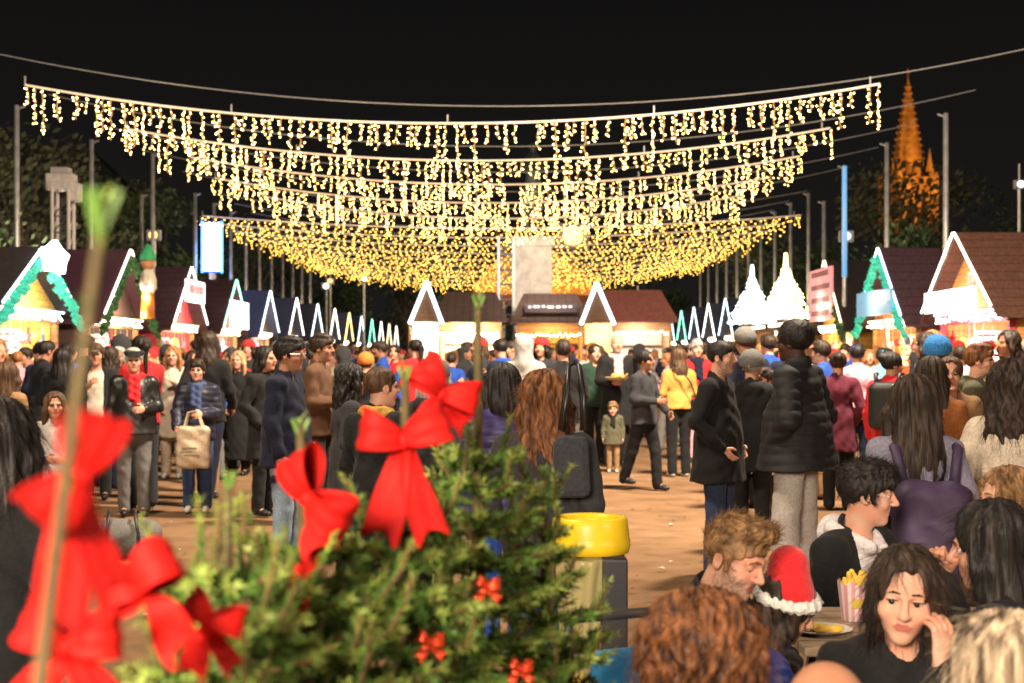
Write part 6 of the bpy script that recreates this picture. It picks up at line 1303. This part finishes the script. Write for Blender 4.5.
proto('jacket', .86, 'pony', ('face', 'hold'), seed=110); proto('hooded', .80, 'none', ('pocket', 'pocket'), seed=111); proto('coat', .62, 'bob', ('hold', 'down'), hat='beanie', seed=112); proto('leather', .86, 'crop', ('cross', 'cross'), seed=113, wide=1.08)
PALC = {'black': BK, 'charcoal': CH_, 'navy': NV, 'grey': GY, 'light grey': LG, 'cream': CR, 'tan': TN, 'brown': BR, 'olive': OL, 'mustard': MU, 'red': RD, 'white': WH, 'pink': PK, 'burgundy': BU, 'blue': BL, 'dark green': DG, 'rust': RU, 'lilac grey': LB}
WGT = ['black'] * 6 + ['charcoal'] * 3 + ['navy'] * 4 + ['cream', 'red', 'tan', 'white', 'light grey', 'mustard', 'pink', 'blue'] + ['grey'] * 2 + ['brown'] * 3 + ['olive'] * 2 + ['dark green', 'burgundy', 'tan', 'tan', 'cream', 'light grey', 'red', 'rust', 'blue', 'pink', 'white', 'mustard', 'lilac grey']
HW = {'short': 'short %s hair', 'crop': 'cropped %s hair', 'long': 'long %s hair', 'wavy': 'wavy %s hair', 'bun': '%s hair in a bun', 'pony': '%s ponytail', 'bob': '%s bobbed hair', 'none': 'hood up'}
HCW = {'black': 'black', 'darkbrown': 'dark brown', 'brown': 'brown', 'auburn': 'auburn', 'ginger': 'ginger', 'blond': 'blond', 'grey': 'grey', 'sandy': 'sandy'}
HWGT = ['black'] * 4 + ['darkbrown'] * 5 + ['brown'] * 4 + ['auburn', 'ginger', 'blond', 'blond', 'grey', 'grey', 'sandy', 'sandy']
HATC = {'red': cloth('hat_red', (.45, .03, .03)), 'black': BK, 'grey': GY, 'white': WH, 'mustard': MU, 'blue': BL}
TRC = [BK, BK, NV, JN, JN, JL, GY, CH_, TN]
GARW = {'jacket': 'jacket', 'coat': 'coat', 'puffer': 'padded jacket', 'hoodie': 'hooded sweatshirt', 'parka': 'parka', 'hooded': 'hooded jacket', 'leather': 'short jacket'}
taken = [(PEOPLE[k][0].location[0], PEOPLE[k][0].location[1]) for k in PEOPLE if k]; named = [(512 + a * F / b, b) for a, b in taken if b < 22]; seen = set(); placed = 0; tries = 0; usedp = set()
SKM = SK['fair']
def where(x, y):
    side = 'spire side' if x > 2.2 else ('yellow stall side' if x < -2.2 else 'middle')
    return side + (', front' if y < 24 else ', far back' if y > 36 else '')
while placed < 285 and tries < 16000:
    tries += 1; d = 18.5 + 34 * cr.random() ** 1.5; x = cr.uniform(-8.6, 8.6)
    if placed > 215: d = cr.uniform(14.5, 19.0); x = cr.choice((cr.uniform(-.37, -.18), cr.uniform(.16, .37))) * d
    px = 512 + x * F / d
    if not -20 < px < 1044: continue
    if d < 22 and any(b > d - .2 and abs(px - a) < 19 + 170 / d for a, b in named): continue
    if 585 < px < 715 and d < 22.5: continue
    if d < 21 and 255 < px < 500 and cr.random() < .3: continue
    if any((x - a) ** 2 + (d - b) ** 2 < (.52 if d > 22 else .66) ** 2 for a, b in taken): continue
    if abs(x) < 3.2 and d > 43.5: continue
    k = cr.randrange(len(PROTO)); o, gar, hair, hat, scarf = PROTO[k]; cc = cr.choice(WGT); hc = cr.choice(HWGT); ht = cr.choice(list(HATC)); wh = where(x, d)
    key0 = 'person in %s %s' % (cc, GARW[gar])
    if hat: key0 += ', %s knitted hat' % ht
    elif scarf: key0 += ', %s scarf and %s hair' % (ht, HCW[hc])
    else: key0 += ', ' + (HW[hair] % HCW[hc] if '%' in HW[hair] else HW[hair])
    lab = key0 + ', ' + wh
    if lab in seen: continue
    seen.add(lab); taken.append((x, d)); placed += 1
    c = o if k not in usedp else copy_tree(o); usedp.add(k); s = cr.uniform(.94, 1.09); s *= o.scale[0] if k not in usedp else (1.70 / 1.755)
    c.location = (x, d, 0); c.rotation_euler = (0, 0, R(cr.choice((cr.gauss(0, 35), cr.gauss(180, 40), cr.gauss(90, 30), cr.gauss(-90, 30))))); c.scale = (s, s, s); c['label'] = lab; c['category'] = 'person'; c['group'] = CG
    swap(c, C_COAT, PALC[cc]); swap(c, C_PANT, cr.choice(TRC)); swap(c, C_HAT, HATC[ht]); swap(c, HR['brown'], HR[hc]); swap(c, SKM, SK[cr.choice(('pale', 'fair', 'fair', 'tan', 'olive'))])
